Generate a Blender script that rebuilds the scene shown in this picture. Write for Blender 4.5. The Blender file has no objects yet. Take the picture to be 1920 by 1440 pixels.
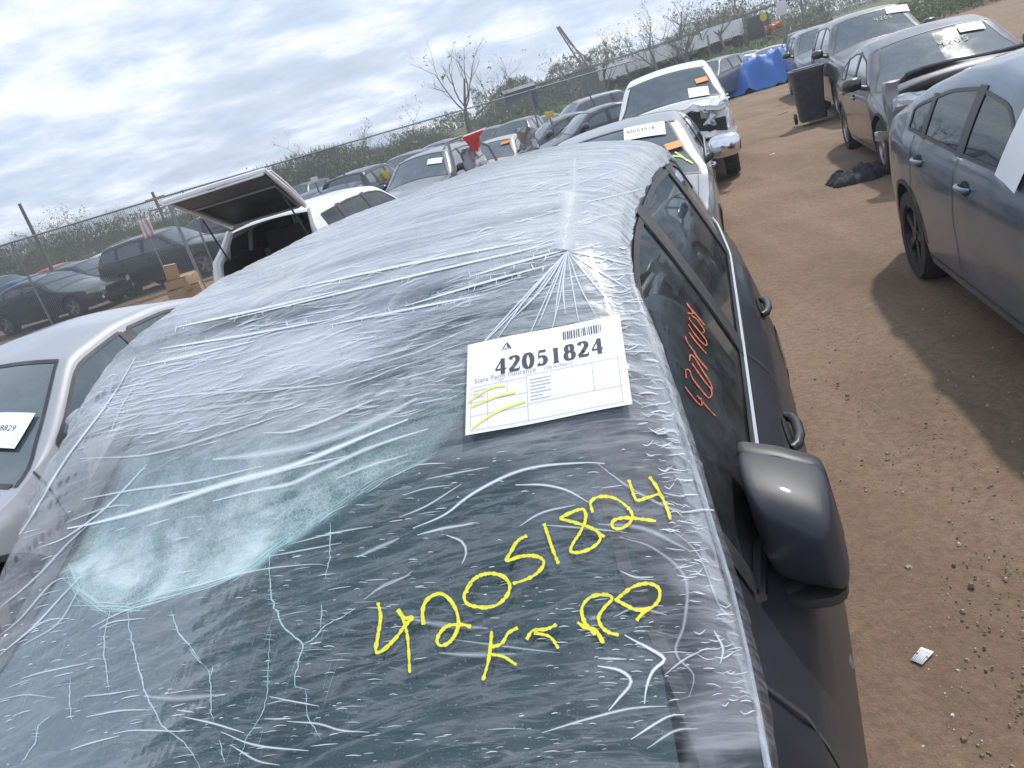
import bpy, bmesh, math, random
import numpy as np
from mathutils import Vector, Matrix
from mathutils.bvhtree import BVHTree
random.seed(7); rng = np.random.default_rng(7)
SC = bpy.context.scene
COL = SC.collection
# ------------------------------------------------------------------ camera, sky, sun, exposure
CAM_H = 1.941; F_PX = 1421.0
ROLL = math.radians(16.97); PITCH = math.radians(18.808)
def _camrot():
    hd = np.array([math.cos(ROLL), math.sin(ROLL), 0.0])
    dn = math.cos(PITCH)*np.array([math.sin(ROLL), -math.cos(ROLL), 0]) + math.sin(PITCH)*np.array([0, 0, -1.0])
    up = -dn
    v = np.array([0.0, 0.0, -1.0])
    v = np.array([0, 720-214.0, -F_PX]); v /= np.linalg.norm(v)
    Y = v-(v@up)*up; Y /= np.linalg.norm(Y); X = np.cross(Y, up)
    return np.array([X, Y, up])
CR = _camrot()
cd = bpy.data.cameras.new('camera'); cam = bpy.data.objects.new('camera', cd); COL.objects.link(cam)
cd.sensor_fit = 'HORIZONTAL'; cd.sensor_width = 36; cd.lens = F_PX/1920*36; cd.clip_start = .05; cd.clip_end = 3000
M = Matrix([list(CR[0])+[0], list(CR[1])+[0], list(CR[2])+[CAM_H], [0, 0, 0, 1]])
cam.matrix_world = M
SC.camera = cam
SUN_EL, SUN_AZ = 52.0, 42.0     # azimuth clockwise from +Y
w = bpy.data.worlds.new('World'); SC.world = w; w.use_nodes = True
nt = w.node_tree; nt.nodes.clear()
def N(nt, typ, **kw):
    n = nt.nodes.new(typ)
    for k, v in kw.items():
        if k == 'inp':
            for a, b in v.items(): n.inputs[a].default_value = b
        else: setattr(n, k, v)
    return n
def lk(nt, a, b): nt.links.new(a, b)
def ramp(nt, fac, stops, interp='LINEAR'):
    r = N(nt, 'ShaderNodeValToRGB'); r.color_ramp.interpolation = interp
    e = r.color_ramp.elements
    while len(e) < len(stops): e.new(.5)
    for el, (p, c) in zip(e, stops):
        el.position = p; el.color = (c, c, c, 1) if isinstance(c, (int, float)) else (*c, 1)
    lk(nt, fac, r.inputs[0]); return r.outputs[0]
def mixc(nt, fac, a, b, mode='MIX'):
    m = N(nt, 'ShaderNodeMix', data_type='RGBA', blend_type=mode)
    for s, v in ((m.inputs[0], fac), (m.inputs[6], a), (m.inputs[7], b)):
        if hasattr(v, 'links'): lk(nt, v, s)
        else: s.default_value = v if isinstance(v, (int, float)) else (*v, 1) if len(v) == 3 else v
    return m.outputs[2]
def math_(nt, op, a, b=None, clamp=False):
    m = N(nt, 'ShaderNodeMath', operation=op, use_clamp=clamp)
    for i, v in enumerate((a, b)):
        if v is None: continue
        if hasattr(v, 'links'): lk(nt, v, m.inputs[i])
        else: m.inputs[i].default_value = v
    return m.outputs[0]
sky = N(nt, 'ShaderNodeTexSky', sky_type='NISHITA', sun_disc=False, sun_elevation=math.radians(SUN_EL), sun_rotation=math.radians(SUN_AZ), air_density=1.2, dust_density=2.0)
tc = N(nt, 'ShaderNodeTexCoord')
sep = N(nt, 'ShaderNodeSeparateXYZ'); lk(nt, tc.outputs['Generated'], sep.inputs[0])
# project the view direction on a flat cloud deck
zz = math_(nt, 'ADD', math_(nt, 'MAXIMUM', sep.outputs[2], 0.0), .17)
cx = math_(nt, 'DIVIDE', sep.outputs[0], zz); cy = math_(nt, 'DIVIDE', sep.outputs[1], zz)
cmb = N(nt, 'ShaderNodeCombineXYZ'); lk(nt, cx, cmb.inputs[0]); lk(nt, cy, cmb.inputs[1])
n1 = N(nt, 'ShaderNodeTexNoise', inp={'Scale': 1.25, 'Detail': 10.0, 'Roughness': .58, 'Distortion': .15}); lk(nt, cmb.outputs[0], n1.inputs['Vector'])
n2 = N(nt, 'ShaderNodeTexNoise', inp={'Scale': .32, 'Detail': 3.0, 'Roughness': .5}); lk(nt, cmb.outputs[0], n2.inputs['Vector'])
n3 = N(nt, 'ShaderNodeTexNoise', inp={'Scale': 3.6, 'Detail': 8.0, 'Roughness': .62}); lk(nt, cmb.outputs[0], n3.inputs['Vector'])
cov = math_(nt, 'ADD', math_(nt, 'MULTIPLY', n1.outputs[0], .65), math_(nt, 'MULTIPLY', n2.outputs[0], .5))
cover = ramp(nt, cov, [(.40, .55), (.62, 1.0)])
shade = ramp(nt, n1.outputs[0], [(.36, (.60, .68, .82)), (.47, (.66, .74, .86)), (.52, (.80, .84, .90)), (.60, (1.02, 1.0, .98))])
shade2 = ramp(nt, n3.outputs[0], [(.36, (.86, .90, .95)), (.60, (1.08, 1.06, 1.04))])
cloud = mixc(nt, 1.0, shade, shade2, 'MULTIPLY')
cloud = mixc(nt, ramp(nt, sep.outputs[2], [(.22, 0.0), (.60, .75)]), cloud, (.72, .79, .90))
CLOUD = 1.09
cloud = mixc(nt, 1.0, cloud, (CLOUD*.94, CLOUD*1.0, CLOUD*1.08), 'MULTIPLY')
skyc = mixc(nt, 1.0, sky.outputs[0], (.09, .09, .09), 'MULTIPLY')
allc = mixc(nt, cover, skyc, cloud)
bg = N(nt, 'ShaderNodeBackground', inp={'Strength': 1.0}); lk(nt, allc, bg.inputs[0])
wo = N(nt, 'ShaderNodeOutputWorld'); lk(nt, bg.outputs[0], wo.inputs[0])
sd = bpy.data.lights.new('sun', 'SUN'); sd.energy = 3.2; sd.angle = math.radians(2.5); sd.color = (1.0, .95, .88)
sun = bpy.data.objects.new('sun', sd); COL.objects.link(sun)
_d = Vector((math.sin(math.radians(SUN_AZ))*math.cos(math.radians(SUN_EL)), math.cos(math.radians(SUN_AZ))*math.cos(math.radians(SUN_EL)), math.sin(math.radians(SUN_EL))))
sun.rotation_euler = _d.to_track_quat('Z', 'Y').to_euler(); sun.location = (0, 0, 30)
vs = SC.view_settings; vs.view_transform = 'Standard'; vs.look = 'None'; vs.gamma = 1; vs.use_curve_mapping = False
vs.exposure = 0.12
SC.render.engine = 'CYCLES'
SC.cycles.max_bounces = 10; SC.cycles.transparent_max_bounces = 24
# ------------------------------------------------------------------ helpers
def cray(u, v):
    d = CR @ np.array([u-960.0, 720.0-v, -F_PX]); return d/np.linalg.norm(d)
def at_z(u, v, z):
    d = cray(u, v); return np.array([0, 0, CAM_H])+d*((z-CAM_H)/d[2])
def at_y(u, v, y):
    d = cray(u, v); return np.array([0, 0, CAM_H])+d*(y/d[1])
def tag(o, label=None, cat=None, group=None, kind=None):
    if label: o['label'] = label
    if cat: o['category'] = cat
    if group: o['group'] = group
    if kind: o['kind'] = kind
    return o
def empty(name, loc=(0, 0, 0), rz=0.0, label=None, cat=None, group=None, parent=None):
    o = bpy.data.objects.new(name, None); COL.objects.link(o); o.location = loc; o.rotation_euler = (0, 0, rz)
    o.empty_display_size = .1
    if parent: o.parent = parent
    return tag(o, label, cat, group)
def link(name, me, parent=None, loc=None):
    o = bpy.data.objects.new(name, me); COL.objects.link(o)
    if parent: o.parent = parent
    if loc is not None: o.location = loc
    return o
def mk(name, V, Fc, mat, parent=None, smooth=True, angle=35, mats=None, mi=None, solid=0.0):
    me = bpy.data.meshes.new(name)
    me.from_pydata([tuple(map(float, v)) for v in V], [], [tuple(int(i) for i in f) for f in Fc])
    if mats:
        for m in mats: me.materials.append(m)
        if mi is not None: me.polygons.foreach_set('material_index', np.array(mi, dtype=np.int32))
    elif mat: me.materials.append(mat)
    if smooth:
        me.polygons.foreach_set('use_smooth', np.ones(len(me.polygons), dtype=bool))
        if angle < 180: me.set_sharp_from_angle(angle=math.radians(angle))
    me.update()
    o = link(name, me, parent)
    if solid:
        m = o.modifiers.new('thick', 'SOLIDIFY'); m.thickness = solid; m.offset = 0
    return o
class MB:
    """collects shapes, links them as one mesh"""
    def __init__(s): s.V = []; s.F = []
    def add(s, V, F):
        b = len(s.V); s.V += [tuple(v) for v in V]; s.F += [tuple(i+b for i in f) for f in F]; return s
    def box(s, c, d, rz=0.0, rx=0.0, taper=1.0, bev=0.0):
        hx, hy, hz = d[0]/2, d[1]/2, d[2]/2
        if bev:
            bm = bmesh.new(); bmesh.ops.create_cube(bm, size=1.0)
            for v in bm.verts: v.co = Vector((v.co.x*d[0], v.co.y*d[1], v.co.z*d[2]))
            bmesh.ops.bevel(bm, geom=bm.edges[:], offset=bev, segments=2, profile=.5, affect='EDGES')
            V = [np.array(v.co) for v in bm.verts]; bm.verts.index_update(); F = [[v.index for v in f.verts] for f in bm.faces]; bm.free()
        else:
            V = [np.array((x*hx, y*hy, z*hz)) for z in (-1, 1) for y in (-1, 1) for x in (-1, 1)]
            F = [(0, 2, 3, 1), (4, 5, 7, 6), (0, 1, 5, 4), (2, 6, 7, 3), (0, 4, 6, 2), (1, 3, 7, 5)]
        o = []
        for v in V:
            v = np.array(v, float)
            if taper != 1.0 and v[2] > 0: v[0] *= taper; v[1] *= taper
            if rx: v = np.array((v[0], v[1]*math.cos(rx)-v[2]*math.sin(rx), v[1]*math.sin(rx)+v[2]*math.cos(rx)))
            if rz: v = np.array((v[0]*math.cos(rz)-v[1]*math.sin(rz), v[0]*math.sin(rz)+v[1]*math.cos(rz), v[2]))
            o.append(v+np.array(c))
        return s.add(o, F)
    def tube(s, pts, r, n=6, cap=True):
        pts = [np.array(p, float) for p in pts]; k = len(pts)
        R = r if isinstance(r, (list, tuple, np.ndarray)) else [r]*k
        V = []; up = np.array((0, 0, 1.0))
        for i, p in enumerate(pts):
            d = pts[min(i+1, k-1)]-pts[max(i-1, 0)]; d = d/(np.linalg.norm(d)+1e-9)
            a = np.cross(d, up)
            if np.linalg.norm(a) < .05: a = np.cross(d, (1.0, 0, 0))
            a /= np.linalg.norm(a); b = np.cross(d, a)
            for j in range(n):
                t = 2*math.pi*j/n; V.append(p+R[i]*(math.cos(t)*a+math.sin(t)*b))
        F = [(i*n+j, i*n+(j+1) % n, (i+1)*n+(j+1) % n, (i+1)*n+j) for i in range(k-1) for j in range(n)]
        if cap: F += [tuple(range(n))[::-1], tuple((k-1)*n+j for j in range(n))]
        return s.add(V, F)
    def lathe(s, prof, n, c=(0, 0, 0), axis='x'):
        V = []
        for (r, h) in prof:
            for j in range(n):
                t = 2*math.pi*j/n; a, b = r*math.cos(t), r*math.sin(t)
                V.append({'x': (h, a, b), 'y': (a, h, b), 'z': (a, b, h)}[axis]+np.array(c))
        k = len(prof)
        F = [(i*n+j, i*n+(j+1) % n, (i+1)*n+(j+1) % n, (i+1)*n+j) for i in range(k-1) for j in range(n)]
        return s.add(V, F)
    def poly(s, pts):
        return s.add(pts, [tuple(range(len(pts)))])
    def build(s, name, mat, parent=None, smooth=True, angle=35, **k):
        return mk(name, s.V, s.F, mat, parent, smooth, angle, **k)
# ------------------------------------------------------------------ materials
MT = {}
def pbr(name, col, rough=.5, metal=0.0, coat=0.0, spec=.5, noise=None, bump=None, coat_rough=.05, trans=0.0, alpha=1.0):
    if name in MT: return MT[name]
    m = bpy.data.materials.new(name); m.use_nodes = True; nt = m.node_tree
    b = nt.nodes['Principled BSDF']
    b.inputs['Base Color'].default_value = (*col, 1); b.inputs['Roughness'].default_value = rough; b.inputs['Metallic'].default_value = metal; m.diffuse_color = (*col, 1)
    b.inputs['Coat Weight'].default_value = coat; b.inputs['Coat Roughness'].default_value = coat_rough; b.inputs['Specular IOR Level'].default_value = spec
    b.inputs['Transmission Weight'].default_value = trans; b.inputs['Alpha'].default_value = alpha
    tc = N(nt, 'ShaderNodeTexCoord')
    if noise:   # (scale, amount, tint)
        sc, am, tint = noise
        n = N(nt, 'ShaderNodeTexNoise', inp={'Scale': sc, 'Detail': 6.0, 'Roughness': .62}); lk(nt, tc.outputs['Object'], n.inputs['Vector'])
        f = ramp(nt, n.outputs[0], [(.42, 0.0), (.70, am)])
        lk(nt, mixc(nt, f, col, tint), b.inputs['Base Color'])
        rr = math_(nt, 'ADD', math_(nt, 'MULTIPLY', f, .35), rough, True); lk(nt, rr, b.inputs['Roughness'])
    if bump:
        sc, st = bump
        n = N(nt, 'ShaderNodeTexNoise', inp={'Scale': sc, 'Detail': 5.0}); lk(nt, tc.outputs['Object'], n.inputs['Vector'])
        bp = N(nt, 'ShaderNodeBump', inp={'Strength': st, 'Distance': .01}); lk(nt, n.outputs[0], bp.inputs['Height']); lk(nt, bp.outputs[0], b.inputs['Normal'])
    MT[name] = m; return m
DUST = (.30, .26, .22)
def paint(name, col, metal=.25, rough=.32, dust=.35):
    return pbr('paint_'+name, col, rough, metal, coat=.8, noise=(3.5, dust, DUST), bump=(2.0, .02))
def glassmat(name, tint=(.10, .14, .15), keep=.35, rough=.02, dust=.10):
    """tinted car glass: mirror reflection over a filtered view of what lies behind"""
    if name in MT: return MT[name]
    m = bpy.data.materials.new(name); m.use_nodes = True; nt = m.node_tree; nt.nodes.clear()
    out = N(nt, 'ShaderNodeOutputMaterial'); tr = N(nt, 'ShaderNodeBsdfTransparent', inp={'Color': (*[c*keep/max(tint) for c in tint], 1)})
    gl = N(nt, 'ShaderNodeBsdfGlossy', inp={'Roughness': rough, 'Color': (.9, .97, 1.0, 1)})
    fr = N(nt, 'ShaderNodeFresnel', inp={'IOR': 1.52})
    mx = N(nt, 'ShaderNodeMixShader'); lk(nt, math_(nt, 'MULTIPLY', fr.outputs[0], 1.05, True), mx.inputs[0]); lk(nt, tr.outputs[0], mx.inputs[1]); lk(nt, gl.outputs[0], mx.inputs[2])
    df = N(nt, 'ShaderNodeBsdfDiffuse', inp={'Color': (.33, .37, .40, 1)})
    tc = N(nt, 'ShaderNodeTexCoord'); n = N(nt, 'ShaderNodeTexNoise', inp={'Scale': 6.0, 'Detail': 8.0, 'Roughness': .7}); lk(nt, tc.outputs['Object'], n.inputs['Vector'])
    m2 = N(nt, 'ShaderNodeMixShader'); lk(nt, ramp(nt, n.outputs[0], [(.35, dust*.3), (.75, dust*1.6)]), m2.inputs[0]); lk(nt, mx.outputs[0], m2.inputs[1]); lk(nt, df.outputs[0], m2.inputs[2])
    lk(nt, m2.outputs[0], out.inputs[0]); MT[name] = m; return m
G_CLEAR = glassmat('tinted_glass', (.10, .14, .15), .42)
G_DARK = pbr('dark_glass', (.040, .066, .082), .05, 0, spec=.9, coat=1.0, noise=(5, .16, (.28, .31, .33)))
RUBBER = pbr('rubber', (.022, .022, .024), .75, noise=(9, .5, (.14, .12, .10)))
BLACKP = pbr('black_plastic', (.030, .031, .035), .42, noise=(7, .25, (.2, .18, .16)))
GLOSSB = pbr('gloss_black', (.012, .013, .016), .15, coat=.6, noise=(5, .2, (.18, .17, .16)))
CHROME = pbr('chrome', (.75, .76, .78), .16, 1.0)
ALLOY = pbr('alloy', (.42, .43, .45), .33, .85, noise=(9, .4, (.22, .19, .16)))
DALLOY = pbr('dark_alloy', (.035, .036, .04), .35, .6, noise=(9, .3, (.2, .17, .14)))
LAMPG = pbr('lamp_glass', (.62, .66, .68), .08, .2, coat=1.0)
LAMPD = pbr('lamp_inner', (.25, .27, .29), .2, .6, coat=1.0)
REDL = pbr('red_lens', (.42, .015, .02), .12, coat=1.0)
AMBER = pbr('amber', (.80, .26, .05), .5)
SEATM = pbr('seat_fabric', (.055, .06, .065), .8, bump=(30, .2))
SEATL = pbr('seat_leather_pale', (.20, .21, .21), .6)
INNER = pbr('interior', (.022, .024, .027), .8)
PAPER = pbr('paper', (.82, .84, .86), .55)
INKG = pbr('ink_dark', (.045, .05, .065), .6)
INKL = pbr('ink_pale', (.33, .34, .38), .6)
# ------------------------------------------------------------------ vehicles
def gsm(tab, s):
    if s <= 0: return tab
    k = int(s*3*100)+1; x = np.arange(-k, k+1)/100.0; g = np.exp(-x*x/(2*s*s)); g /= g.sum()
    return np.convolve(np.pad(tab, k, mode='edge'), g, 'valid')
class Shape:
    """height, width and belt functions of one vehicle; y runs from front bumper to tail"""
    def __init__(s, S):
        s.S = S; L = s.L = S['L']; s.g = np.arange(0, L+.0101, .01)
        s.zc_t = gsm(np.interp(s.g, *zip(*S['top'])), S.get('sm', .05))
        s.w_t = gsm(np.interp(s.g, *zip(*S['wid'])), .05)*S['W']/2
        s.zb_t = gsm(np.interp(s.g, *zip(*S['belt'])), .10)
        cr = np.interp(s.g, [0, S['cowl'], S['cowl']+.25, S['wtop'], S['rtop'], L], S.get('crn', [.06, .09, .13, .06, .05, .05]))
        s.cr_t = gsm(cr, .08)
        s.bf = S.get('bf', .935); s.k = S.get('k', .30); s.k2 = S.get('k2', .25); s.zr = S.get('rocker', .24)
    def f(s, t, y): return np.interp(y, s.g, t)
    def zc(s, y): return s.f(s.zc_t, y)
    def ze(s, y): return s.zc(y)-s.f(s.cr_t, y)
    def w(s, y): return s.f(s.w_t, y)
    def zb(s, y): return np.minimum(s.f(s.zb_t, y), s.ze(y)-.005)
    def zl(s, y):
        z = np.full_like(np.asarray(y, float), s.zr); z = z+np.interp(y, [0, .25, s.L-.3, s.L], [.02, 0, 0, .10])
        for yc in s.S['ax']:
            R = s.S['wr']+.055; d = R*R-(y-yc)**2
            z = np.maximum(z, np.where(d > 0, s.S['wr']+np.sqrt(np.maximum(d, 0)), 0))
        return z
    def xlow(s, y, z):
        zb = s.zb(y); q = z/np.maximum(zb, .3)
        return s.w(y)*np.interp(q, [.2, .32, .58, .66, .85, .94, 1.0], [.945, .975, .990, 1.0, *s.S.get('sh', (.985, .972)), s.bf])
    def xs(s, y, z):
        d = np.maximum(z-s.zb(y), 0); return s.w(y)*s.bf-s.k*d-s.k2*d*d
    def side(s, y, z):
        return np.where(z > s.zb(y), s.xs(y, z), s.xlow(y, z))
    def topz(s, x, y):
        xe = s.xs(y, s.ze(y)); return s.zc(y)-s.f(s.cr_t, y)*np.clip(np.abs(x)/xe, 0, 1.3)**2
    def section(s, y, m2=.055, top_m=.075, nb=9, ncr=7, ntop=7):
        zl, zb, ze = float(s.zl(y)), float(s.zb(y)), float(s.ze(y)); w = float(s.w(y))
        P = [(0, zl), (w*.78, zl)]
        for t in np.linspace(0, 1, nb)**.85: z = zl+(zb-zl)*t; P.append((float(s.xlow(y, z)), z))
        h = ze-zb; r = min(s.S.get('rr', .07), max(h*.45, .004)); zt = ze-r
        m = min(top_m, h*.35+.003); zt2 = max(ze-r-m*.35, zb+.001); lo = min(zb+.028, zb+h*.2)
        rows = np.linspace(lo, zt2, ncr)
        for z in rows: P.append((float(s.xs(y, z)), z))
        A = np.array((float(s.xs(y, zt)), zt)); B = np.array((float(s.xs(y, ze)), ze)); xe = B[0]
        C = np.array((xe-r, float(s.topz(xe-r, y))))
        for t in (0, .25, .5, .75, 1): P.append(tuple((1-t)**2*A+2*t*(1-t)*B+t*t*C))
        x0 = C[0]-m2*s.S.get('m2', 1.0)
        for x in np.linspace(x0, 0, ntop): P.append((x, float(s.topz(x, y))))
        return P   # index ranges: 0-1 under, 2..nb+1 side, then ncr rows, 5 arc, ntop top
NB, NCR, NT = 9, 7, 7
IG0 = 2+NB; IG1 = IG0+NCR-1; IA1 = IG1+5; IT0 = IA1+1
def frame_strip(sh, pts, width, sgn, off=.004, dom='side'):
    """a strip of constant width following the body; pts = (y,z) on the side or (x,y) on top"""
    pts = [np.array(p, float) for p in pts]; out = []
    def S3(p):
        if dom == 'side': return np.array((sgn*(float(sh.side(p[0], p[1]))+off), p[0], p[1]))
        return np.array((p[0], p[1], float(sh.topz(p[0], p[1]))+off))
    for i, p in enumerate(pts):
        d = pts[min(i+1, len(pts)-1)]-pts[max(i-1, 0)]; d /= np.linalg.norm(d)+1e-9; n = np.array((-d[1], d[0]))*width/2
        out.append((S3(p+n), S3(p-n)))
    V = [v for a in out for v in a]; F = [(2*i, 2*i+1, 2*i+3, 2*i+2) for i in range(len(out)-1)]
    return V, F
_wheel_cache = {}
def wheel_meshes(r, wd, kind):
    key = (round(r, 3), round(wd, 3), kind)
    if key in _wheel_cache: return _wheel_cache[key]
    n = 28 if kind != 'far' else 14; rr = r*.66
    t = MB().lathe([(rr, -wd*.5), (r*.93, -wd*.5), (r, -wd*.33), (r, wd*.33), (r*.93, wd*.5), (rr, wd*.5), (rr-.01, wd*.3), (rr-.01, -wd*.3)], n)
    to = t.build('tyre', RUBBER); mt = to.data; bpy.data.objects.remove(to)
    m = MB().lathe([(rr, wd*.46), (rr*.93, wd*.47), (rr*.90, wd*.33), (rr*.88, -wd*.2), (.001, -wd*.2)], n)
    ns = 5 if kind != 'multi' else 8
    for i in range(ns):
        a = 2*math.pi*i/ns; sp = .10 if kind != 'multi' else .06
        for q in ((-.45, .45) if kind == 'split' else (0,)):
            c0, s0 = math.cos(a+q*.35), math.sin(a+q*.35); c1, s1 = math.cos(a+q*.9), math.sin(a+q*.9)
            P0 = np.array((wd*.40, .04*c0, .04*s0)); P1 = np.array((wd*.42, rr*.92*c1, rr*.92*s1)); tn = np.array((0, -s1, c1))*sp*r; bk = np.array((-.03, 0, 0))
            tn0 = tn*.7
            V = [P0+tn0, P0-tn0, P1-tn, P1+tn]; V += [v+bk for v in V]
            m.add(V, [(0, 1, 2, 3), (0, 3, 7, 4), (1, 5, 6, 2), (3, 2, 6, 7), (4, 7, 6, 5)])
    m.lathe([(.001, wd*.44), (r*.13, wd*.43), (r*.16, wd*.36)], 12)
    ro = m.build('rim', {'dark': DALLOY, 'split': DALLOY}.get(kind, ALLOY), angle=30); mr = ro.data; bpy.data.objects.remove(ro)
    _wheel_cache[key] = (mt, mr); return mt, mr
def rounded_box(MBo, c, d, rz=0, rx=0, bev=.04): return MBo.box(c, d, rz, rx, bev=bev)
def make_seat(root, x, y, z, mat, rear=False, wdt=.52):
    s = MB(); s.box((x, y, z+.10), (wdt, .50, .16), bev=.05)
    s.box((x, y+.27, z+.42), (wdt*.94, .15, .62), rx=-.30, bev=.055)
    s.box((x, y+.40, z+.83), (.27, .10, .19), rx=-.2, bev=.04)
    s.build('seat', mat, root)
def build_car(name, S, PM, loc=(0, 0), yaw=0.0, label=None, cat='car', group=None, detail=2, flip=False, z0=0.0, tilt=0.0):
    """detail 2: glass with cabin and doors; 1: doors and dark glass; 0: far away"""
    sh = Shape(S); L = sh.L
    rz = -math.radians(yaw)+(math.pi if flip else 0)
    root = empty(name, (loc[0], loc[1], z0), rz, label, cat, group)
    if tilt: root.rotation_euler = (0, math.radians(tilt), rz)
    n = {2: 84, 1: 60, 0: 34}[detail]
    ys = list(np.linspace(0, L, n))+[.015, .04, .08, .13, L-.015, L-.04, L-.08, L-.13]
    keys = [S['cowl'], S['wtop'], S['rtop'], S['rbot']]
    wins = S['wins']; doors = S['doors']
    for a, b in wins: keys += [a, b]
    for a, b in doors: keys += [a, b]
    for yc in S['ax']: keys += [yc+q*(S['wr']+.054) for q in (-1, -.93, -.75, -.45, 0, .45, .75, .93, 1)]
    keys = sorted(keys)
    ys = [y for y in ys if min(abs(y-k) for k in keys) > .012]
    ys = sorted(set([round(y, 5) for y in ys+keys if 0 <= y <= L]))
    secs = [sh.section(y) for y in ys]; m = len(secs[0]); NV = len(ys)
    V = []
    for y, P in zip(ys, secs):
        V += [(p[0], y, p[1]) for p in P]
    nh = len(V); V += [(-x, y, z) for (x, y, z) in V]
    parts = {}
    def put(key, f): parts.setdefault(key, []).append(f)
    noglass = S.get('noglass', False)
    for i in range(NV-1):
        ym = (ys[i]+ys[i+1])/2
        h = float(sh.ze(ym)-sh.zb(ym))
        for j in range(m-1):
            for sd in (0, 1):
                b = sd*nh; f = (b+i*m+j, b+i*m+j+1, b+(i+1)*m+j+1, b+(i+1)*m+j)
                if not sd: f = f[::-1]
                if V[f[0]] == V[f[1]] and V[f[2]] == V[f[3]]: continue
                sn = 'LR'[sd]
                if j < 2: put('underbody', f); continue
                key = 'body'
                if IG0 <= j < IG1 and h > .06:
                    for q, (a, bb) in enumerate(wins):
                        if a < ym < bb: key = 'win%d%s' % (q, sn)
                if j >= IT0 and S['cowl']+.03 < ym < S['wtop']-.02: key = 'windshield'
                if j >= IT0 and S['rtop']+.04 < ym < S['rbot']-.02 and not S.get('noback'): key = 'rear_window'
                if S.get('hatch_open') and j >= IT0-1 and ym > S['rtop']: key = 'skip'
                if S.get('hatch_open') and j >= 2 and ym > L-.04: key = 'skip'
                if key == 'body' and j < IG1+1 and detail >= 1:
                    for q, (a, bb) in enumerate(doors):
                        if a < ym < bb and ym > 0: key = 'door%d%s' % (q, sn)
                if key != 'skip': put(key, f)
    # end caps
    for i, rev in ((0, False), (NV-1, True)):
        if i and S.get('hatch_open'): continue
        f = [i*m+j for j in range(m)]+[nh+i*m+j for j in range(m-2, 0, -1)]
        put('body', f[::-1] if not rev else f)
    def sub(key, nm, mat, parent, off=0.0, **k):
        fs = parts.get(key)
        if not fs: return None
        idx = sorted({v for f in fs for v in f}); mp = {v: q for q, v in enumerate(idx)}
        return mk(nm, [V[v] for v in idx], [[mp[v] for v in f] for f in fs], mat, parent, **k)
    gm = S.get('glass') or (G_CLEAR if detail == 2 else G_DARK)
    body = sub('body', 'body', PM, root); sub('underbody', 'underbody', INNER, root)
    ws = sub('windshield', 'windshield', S.get('wsglass', gm), root)
    rw = sub('rear_window', 'rear_window', gm, root)
    R = {'root': root, 'sh': sh, 'body': body, 'windshield': ws, 'doors': {}, 'V': V, 'parts': parts, 'ys': ys}
    dobj = {}
    for q, (a, b) in enumerate(doors):
        for sn in 'LR':
            o = sub('door%d%s' % (q, sn), 'door', PM, root)
            if o: dobj[(q, sn)] = o
    R['doors'] = dobj
    for q, (a, b) in enumerate(wins):
        for sn in 'LR':
            par = root
            for dq, (da, db) in enumerate(doors):
                if (dq, sn) in dobj and da-.3 < (a+b)/2 < db: par = dobj[(dq, sn)]
            o = sub('win%d%s' % (q, sn), 'window', gm, par)
            R[('win', q, sn)] = o
    only = S.get('sides', (1, -1)) if detail < 2 else (1, -1)
    # rubber and seams
    tr = MB(); chrome = MB()
    for sg in (1, -1):
        for q, (a, b) in enumerate(wins):
            yy = np.linspace(a, b, 14)
            for dlt, tgt in ((0, tr),):
                def rowz(y, top):
                    zb, ze = float(sh.zb(y)), float(sh.ze(y)); h = ze-zb; r = min(sh.S.get('rr', .07), max(h*.45, .004)); mm = min(.075, h*.35+.003)
                    return max(ze-r-mm*.35, zb+.001) if top else min(zb+.028, zb+h*.2)
                bot = [(y, rowz(y, 0)) for y in yy]; top = [(y, rowz(y, 1)) for y in yy]
                if detail: tgt.add(*frame_strip(sh, bot, .022, sg, .005)); tgt.add(*frame_strip(sh, top, .020, sg, .005))
                else: tgt.add(*frame_strip(sh, bot, .03, sg, .006))
                for e in (0, -1):
                    if top[e][1]-bot[e][1] > .03: tgt.add(*frame_strip(sh, [bot[e], ((bot[e][0]), (bot[e][1]+top[e][1])/2), top[e]], .035 if not S.get('bp') else S['bp'], sg, .005))
        if detail:
            for q, (a, b) in enumerate(doors):
                zt = lambda y: float(sh.zb(y))
                for y in ((a, b) if q == 0 else (b,)):
                    zl = float(sh.zl(y))+.06; zz = np.linspace(zl, zt(y)+.01, 12)
                    tr.add(*frame_strip(sh, [(y, z) for z in zz], .009, sg, .0025))
                yy = np.linspace(a, b, 14); tr.add(*frame_strip(sh, [(y, float(sh.zl(y))+.06) for y in yy], .009, sg, .0025))
        if detail:
            # wheel arch lips
            for yc in S['ax']:
                R0 = S['wr']+.065; pp = [(yc+R0*math.cos(t), S['wr']+R0*math.sin(t)) for t in np.linspace(.02*math.pi, .98*math.pi, 18)]
                pp = [(y, z) for y, z in pp if 0.02 < y < L-.02]
                tr.add(*frame_strip(sh, pp, .03, sg, .004))
    for yw, inset in ((S['cowl']+.03, 0), (S['wtop']-.02, 0)):
        xe = float(sh.xs(yw, sh.ze(yw)))-.06; tr.add(*frame_strip(sh, [(x, yw) for x in np.linspace(-xe, xe, 12)], .03, 1, .004, 'top'))
    for sg in (1, -1):
        pp = []
        for y in np.linspace(S['cowl']+.03, S['wtop']-.02, 14):
            h = float(sh.ze(y)-sh.zb(y)); r = min(sh.S.get('rr', .07), max(h*.45, .004)); pp.append((sg*(float(sh.xs(y, sh.ze(y)))-r-.003-.055*sh.S.get('m2', 1)), y))
        tr.add(*frame_strip(sh, pp, .022, 1, .004, 'top'))
    # bonnet seam
    if detail:
        yh = np.linspace(.35, S['cowl']-.02, 16)
        for sg in (1, -1): tr.add(*frame_strip(sh, [(sg*(float(sh.xs(y, sh.ze(y)))*.90), y) for y in yh], .009, 1, .003, 'top'))
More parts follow.
